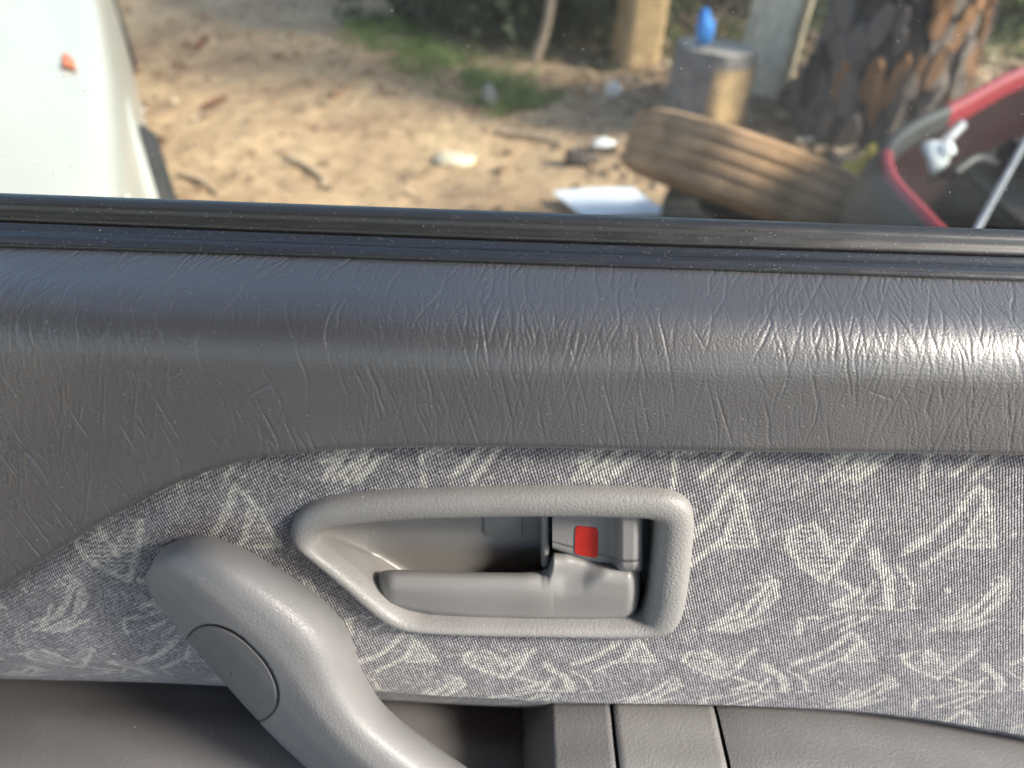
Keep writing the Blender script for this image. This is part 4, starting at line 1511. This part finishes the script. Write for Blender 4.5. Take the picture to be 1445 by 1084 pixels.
# ---- pine with plated bark
def pine():
    b = gpt(1262, 205, 0.1)
    b = np.array([b[0], b[1] + 0.25, b[2]])
    t = empty('pine_tree', b)
    tag(t, 'thick pine trunk with flaking grey and orange bark plates', 'tree')
    rows = []
    seg = 64
    th = np.linspace(0, 2 * math.pi, seg, endpoint=False)
    zs = np.concatenate([np.linspace(0, 1.6, 40), np.linspace(1.75, 7, 20)])
    rad = lambda z: 0.235 + 0.09 * math.exp(-z / 0.14) - 0.018 * z + 0.02 * math.exp(-z / 0.5)
    lean = np.array([0.06, 0.02])
    for z in zs:
        fl = vnoise(np.cos(th) * 3 + 7 + 0.3 * z, np.sin(th) * 3 + 7, 2) - 0.5
        ridg = vnoise(th * 5.0, np.full(seg, z * 2.5), 4) - 0.5
        r = rad(z) * (1 + 0.10 * fl) + 0.035 * ridg + 0.06 * math.exp(-z / 0.12) * np.cos(th * 5 + 1)
        rows.append(np.stack([r * np.cos(th) + lean[0] * z, r * np.sin(th) + lean[1] * z, np.full(seg, z)], -1))
    tr = grid('trunk', np.array(rows), 'bark_dark', t, wrapu=True)
    # bark plates: a few shared meshes, each plate its own object
    protos = []
    for k in range(6):
        bm = bmesh.new()
        n = 9
        ring_ = []
        for i in range(n):
            a = 2 * math.pi * i / n
            rr = 1 + 0.35 * (random.random() - 0.5)
            ring_.append((0.5 * rr * math.cos(a), 0.5 * rr * math.sin(a)))
        lo_ = [bm.verts.new((x, 0.0, z)) for x, z in ring_]
        hi_ = [bm.verts.new((x * 0.85, 0.7 + 0.4 * random.random(), z * 0.9)) for x, z in ring_]
        bm.faces.new(hi_)
        for i in range(n): bm.faces.new((lo_[i], lo_[(i + 1) % n], hi_[(i + 1) % n], hi_[i]))
        bmesh.ops.recalc_face_normals(bm, faces=bm.faces)
        me = bpy.data.meshes.new('bark_plate'); bm.to_mesh(me); bm.free()
        for mt in ('bark_grey', 'bark_orange', 'bark_dark'):
            m2 = me.copy(); m2.name = 'bark_plate'; m2.materials.append(M[mt]); protos.append(m2)
    to_cam = math.atan2(-b[1], -b[0])
    for i in range(298):
        a = to_cam + random.uniform(-1.7, 1.9)
        z = random.uniform(0.06, 1.35)
        right = (a - to_cam) > 0.1
        roll = random.random()
        kind = 1 if (roll < (0.30 if right else 0.06)) else (0 if roll < 0.88 else 2)
        me = protos[3 * random.randrange(6) + kind]
        o = bpy.data.objects.new('bark_plate', me); col.objects.link(o)
        o.parent = t
        r = rad(z) + 0.004
        o.location = (r * math.cos(a) + lean[0] * z, r * math.sin(a) + lean[1] * z, z)
        o.rotation_euler = (random.uniform(-.06, .06), random.uniform(-.22, .22), a - math.pi / 2)
        o.scale = (random.uniform(0.035, 0.075), random.uniform(0.012, 0.028), random.uniform(0.09, 0.24))
    # limbs and needle crown high above the picture
    for k in range(7):
        a = k * 0.9; z = 3.6 + 0.45 * k
        tube('limb', [(lean[0] * z, lean[1] * z, z), (0.8 * math.cos(a), 0.8 * math.sin(a), z + 0.35), (1.7 * math.cos(a), 1.7 * math.sin(a), z + 0.5)], [0.07, 0.045, 0.015], 'bark_grey', t, 8)
    leaf_cloud('crown', [(random.gauss(0.4, 0.7), random.gauss(0.8, 0.6), random.uniform(4.6, 7.6), 0.55) for _ in range(26)], 4200, 0.13, 0.02, 'leaf_green', t)


def leaf_cloud(name, blobs, count, ln, wd, mat, parent, flat=0.0):
    B = np.array(blobs)
    pick = RNG.integers(0, len(B), count)
    d = RNG.normal(size=(count, 3)); d /= np.linalg.norm(d, axis=1)[:, None]
    rad = B[pick, 3] * RNG.uniform(0.25, 1.0, count) ** 0.5
    c = B[pick, :3] + d * rad[:, None]
    a = RNG.normal(size=(count, 3)); a[:, 2] *= 0.6; a /= np.linalg.norm(a, axis=1)[:, None]
    s = np.cross(a, RNG.normal(size=(count, 3))); s /= np.linalg.norm(s, axis=1)[:, None]
    L = ln * RNG.uniform(0.6, 1.3, count)[:, None]; W = wd * RNG.uniform(0.6, 1.3, count)[:, None]
    V = np.stack([c - a * L / 2, c + s * W / 2, c + a * L / 2, c - s * W / 2], 1)
    return quads(name, V, mat, parent)


def quads(name, V, mat, parent=None):
    n = len(V)
    me = bpy.data.meshes.new(name)
    me.vertices.add(n * 4); me.vertices.foreach_set('co', V.reshape(-1).astype(np.float32))
    me.loops.add(n * 4); me.loops.foreach_set('vertex_index', np.arange(n * 4, dtype=np.int32))
    me.polygons.add(n); me.polygons.foreach_set('loop_start', (np.arange(n) * 4).astype(np.int32))
    me.update(calc_edges=True)
    return link(name, me, mat, parent, False)


pine()


# ---- bushes, and an out-of-view tree added to shade them
def bush(label, x, y, w, h, mat, count, n=16, leaf=0.07, group=None, sink=0.0):
    z0 = float(gz(x, y))
    t = empty('bush', (x, y, z0))
    tag(t, label, 'bush', group)
    bl = [(random.uniform(-w, w), random.uniform(-w * 0.5, w * 0.5), random.uniform(0.05, h), 0.22 + 0.1 * random.random()) for _ in range(n)]
    leaf_cloud('foliage', bl, count, leaf, leaf * 0.45, mat, t)
    for k in range(5):
        a = random.uniform(-w, w) * 0.7
        tube('stem', [(a * 0.3, 0, -0.05), (a * 0.7, random.uniform(-.1, .1), h * 0.5), (a, random.uniform(-.2, .2), h)], [0.02, 0.014, 0.006], 'bark_dark', t, 6)
    return t


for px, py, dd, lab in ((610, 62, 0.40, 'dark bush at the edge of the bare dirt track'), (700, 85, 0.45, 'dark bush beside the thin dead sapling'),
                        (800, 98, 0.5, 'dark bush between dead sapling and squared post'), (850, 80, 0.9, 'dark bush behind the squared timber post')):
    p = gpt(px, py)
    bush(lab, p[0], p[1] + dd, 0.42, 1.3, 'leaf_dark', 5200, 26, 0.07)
p = gpt(1030, 40); bush('sunlit green bush behind the grey log round', p[0], p[1] + 0.9, 0.45, 0.8, 'leaf_green', 2600, 14)
p = gpt(1430, 60); bush('green bush to the right of the pine trunk', p[0] + 0.2, p[1] + 0.2, 0.7, 1.2, 'leaf_green', 5200, 26)
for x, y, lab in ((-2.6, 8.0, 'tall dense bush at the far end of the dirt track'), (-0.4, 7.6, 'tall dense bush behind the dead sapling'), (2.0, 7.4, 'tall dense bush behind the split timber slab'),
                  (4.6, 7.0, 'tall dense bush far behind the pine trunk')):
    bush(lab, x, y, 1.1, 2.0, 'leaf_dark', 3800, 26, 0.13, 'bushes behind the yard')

st = empty('unseen_shade_tree', (3.9, 4.3, 0))  # unseen tree added so its crown darkens the background
tag(st, 'added out-of-view tree whose low crown shades the bushes', 'tree')
tube('trunk', [(0, 0, -0.1), (0.05, 0, 1.5), (-0.1, -0.3, 3.0), (-0.2, -0.5, 4.6)], [0.17, 0.14, 0.10, 0.03], 'bark_grey', st, 12)
for k in range(6):
    a = k * 1.05
    tube('limb', [(0, -0.1, 1.8 + 0.25 * k), (0.6 * math.cos(a), 0.6 * math.sin(a) - .3, 2.6 + 0.25 * k), (1.2 * math.cos(a), 1.2 * math.sin(a) - .5, 3.0 + 0.25 * k)], [0.05, 0.03, 0.01], 'bark_grey', st, 8)
leaf_cloud('crown', [(random.gauss(-0.3, 0.75), random.gauss(-0.7, 0.55), random.uniform(2.3, 4.6), 0.5) for _ in range(34)], 9000, 0.14, 0.05, 'leaf_green', st)

# ---- small individual things on the ground
def blob(name, label, cat, px, py, sx, sy, sz, mat, rough=0.5, lift=0.0, group=None):
    p = gpt(px, py, 0.0)
    bm = bmesh.new(); bmesh.ops.create_icosphere(bm, subdivisions=3, radius=1.0)
    sd_ = random.randrange(99)
    for v in bm.verts:
        k = 1 + rough * (float(fbm(v.co.x * 1.7 + sd_, v.co.y * 1.7 + v.co.z * 2.1, 3, sd_)) - 0.5) * 1.6
        v.co = Vector((v.co.x * sx * k, v.co.y * sy * k, v.co.z * sz * k))
    o = bm_obj(name, bm, mat, None, True)
    o.location = (p[0], p[1], p[2] + sz * 0.6 + lift)
    tag(o, label, cat, group)
    return o


blob('plastic_scrap', 'small white plastic scrap stuck in the litter near the post', 'litter', 865, 138, 0.036, 0.02, 0.045, 'scrap_white', 0.3)
blob('crumpled_paper', 'crumpled white paper at the foot of the pine trunk', 'litter', 1170, 190, 0.052, 0.04, 0.05, 'scrap_white', 0.9)
blob('pale_scrap', 'pale grey scrap lying left of the propped tyre', 'litter', 853, 208, 0.05, 0.03, 0.02, 'scrap_white', 0.9)
blob('pink_scrap', 'pinkish grey scrap in the grass at the track edge', 'litter', 690, 150, 0.035, 0.03, 0.055, 'stone_grey', 0.6)
blob('pale_stone', 'pale flat stone on the dirt in front of the grass', 'stone', 640, 230, 0.08, 0.06, 0.02, 'wood_pale', 0.5)
blob('yellow_scrap', 'crumpled yellow plastic scrap at the end of the dusty tyre', 'litter', 1190, 318, 0.06, 0.05, 0.14, 'yellow_plastic', 0.8)
blob('dark_clod', 'dark lump of earth on the left of the propped tyre', 'clod', 815, 232, 0.06, 0.04, 0.03, 'bark_dark', 0.9)
blob('burrow_lump', 'dark rotten wood lump in the litter behind the tyre', 'wood', 1195, 238, 0.10, 0.06, 0.03, 'bark_dark', 0.8)
blob('light_stone', 'pale grey stone beside the white car on the dirt', 'stone', 190, 158, 0.045, 0.02, 0.012, 'scrap_white', 0.4)
for (x, y, lab) in ((285, 68, 'curled red brown leaf alone on the bare track'), (305, 152, 'folded dark brown leaf on the bare track'), (218, 209, 'flat red brown leaf on the bare track near the white car')):
    p = gpt(x, y, 0)
    P = np.array([[(a * 0.055 + 0, b * 0.022 * (1 - a * a) , 0.012 + 0.02 * b * b + 0.012 * a) for a in np.linspace(-1, 1, 9)] for b in np.linspace(-1, 1, 7)])
    o = grid('fallen_leaf', P, 'red_leaf'); o.location = p; o.rotation_euler = (0.1, 0, random.uniform(0, 3))
    tag(o, lab, 'leaf')
for (x0, y0, x1, y1, lab) in ((255, 250, 310, 278, 'short grey stick lying on the dirt beside the white car'), (405, 225, 470, 270, 'thin bent twig on the dirt track'), (700, 190, 790, 205, 'brown stick lying in the litter near the grass')):
    a = gpt(x0, y0, -0.008); b = gpt(x1, y1, -0.008)
    o = tube('stick', [a, (a + b) / 2 + np.array([0.01, 0.012, 0.006]), b], [0.011, 0.010, 0.006], 'stick_wood', None, 7)
    tag(o, lab, 'stick')

# ---- uncountable cover
def scatter(n, fn):
    out = []
    while len(out) < n:
        x = RNG.uniform(-2.5, 3.2, 4000); y = RNG.uniform(1.9, 6.2, 4000)
        k = RNG.uniform(0, 1, 4000) < fn(x, y)
        out += list(zip(x[k], y[k]))
    return np.array(out[:n])


def litter_f(x, y):
    l = np.clip((x - 0.35 + (y - 2.4) * 0.35) / 0.8 + (fbm(x * 2.2, y * 2.2, 3, 5) - 0.5) * 1.6, 0, 1)
    return np.clip(l, 0.045, 1)


pts = scatter(8500, litter_f)
n = len(pts)
c = np.stack([pts[:, 0], pts[:, 1], gz(pts[:, 0], pts[:, 1]) + RNG.uniform(0.004, 0.022, n)], -1)
th = RNG.uniform(0, 6.28, n)
a = np.stack([np.cos(th), np.sin(th), RNG.uniform(-.4, .4, n)], -1); s = np.stack([-np.sin(th), np.cos(th), RNG.uniform(-.5, .5, n)], -1)
L = RNG.uniform(0.015, 0.045, n)[:, None]; W = RNG.uniform(0.008, 0.02, n)[:, None]
V = np.stack([c - a * L, c + s * W, c + a * L, c - s * W], 1)
k_ = NT('leaf_litter')
rn = k_.noise(k_.coord('Object'), 26.0, 3, 0.7).outputs[0]
M['leaf_litter'] = k_.fin(k_.ramp(rn, [(0.3, (0.07, 0.042, 0.026)), (0.43, (0.25, 0.15, 0.08)), (0.54, (0.42, 0.29, 0.175)), (0.66, (0.58, 0.50, 0.40))]), 0.9)
o = quads('leaf_litter', V, 'leaf_litter')
tag(o, 'dry brown leaves and bark chips covering the ground round the pine', 'leaf litter', None, 'stuff')

ga = G(560, 60); gb = G(740, 150)


def grass_f(x, y):
    d = np.abs((x - ga[0]) * (gb[1] - ga[1]) - (y - ga[1]) * (gb[0] - ga[0])) / np.hypot(gb[0] - ga[0], gb[1] - ga[1])
    t = ((x - ga[0]) * (gb[0] - ga[0]) + (y - ga[1]) * (gb[1] - ga[1])) / ((gb[0] - ga[0]) ** 2 + (gb[1] - ga[1]) ** 2)
    band = np.clip(1.2 - d / 0.25, 0, 1) * ((t > -0.3) & (t < 1.05)) * (fbm(x * 5, y * 5, 3, 17) > 0.45)
    back = np.clip((y - 3.7) / 0.4, 0, 1) * (x > -0.6) * 0.25 * (fbm(x * 4, y * 4, 3, 23) > 0.48)
    return np.maximum(band, back)


pts = scatter(15000, grass_f)
n = len(pts)
c = np.stack([pts[:, 0], pts[:, 1], gz(pts[:, 0], pts[:, 1]) - 0.003], -1)
th = RNG.uniform(0, 6.28, n)
side = np.stack([np.cos(th), np.sin(th), np.zeros(n)], -1) * RNG.uniform(0.002, 0.004, n)[:, None]
hh = np.stack([RNG.normal(0, 0.02, n), RNG.normal(0, 0.02, n), RNG.uniform(0.02, 0.07, n)], -1)
V = np.stack([c - side, c + side, c + hh + side * 0.2, c + hh - side * 0.2], 1)
o = quads('grass', V, 'grass_green')
tag(o, 'short green grass growing along the edge of the dirt track', 'grass', None, 'stuff')

pts = scatter(700, lambda x, y: np.clip(0.15 + 0.8 * (fbm(x * 3, y * 3, 3, 31) - 0.4), 0, 1) * (y < 5))
vs, fs = [], []
for (x, y) in pts:
    r = random.uniform(0.006, 0.022) if random.random() < 0.9 else random.uniform(0.022, 0.04)
    z = float(gz(x, y))
    i0 = len(vs)
    for (dx, dy, dz) in ((1, 0, 0), (0, 1, 0), (-1, 0, 0), (0, -1, 0), (0.2, 0.1, 0.8), (0, 0, -0.8)):
        vs.append((x + dx * r * random.uniform(.7, 1.3), y + dy * r * random.uniform(.7, 1.3), z + r * 0.3 + dz * r * random.uniform(.6, 1.1)))
    for f in ((0, 1, 4), (1, 2, 4), (2, 3, 4), (3, 0, 4), (1, 0, 5), (2, 1, 5), (3, 2, 5), (0, 3, 5)): fs.append(tuple(i0 + q for q in f))
o = mesh('clods', vs, fs, 'clod', None, False)
tag(o, 'small clods and pebbles strewn over the tan dirt', 'clods', None, 'stuff')
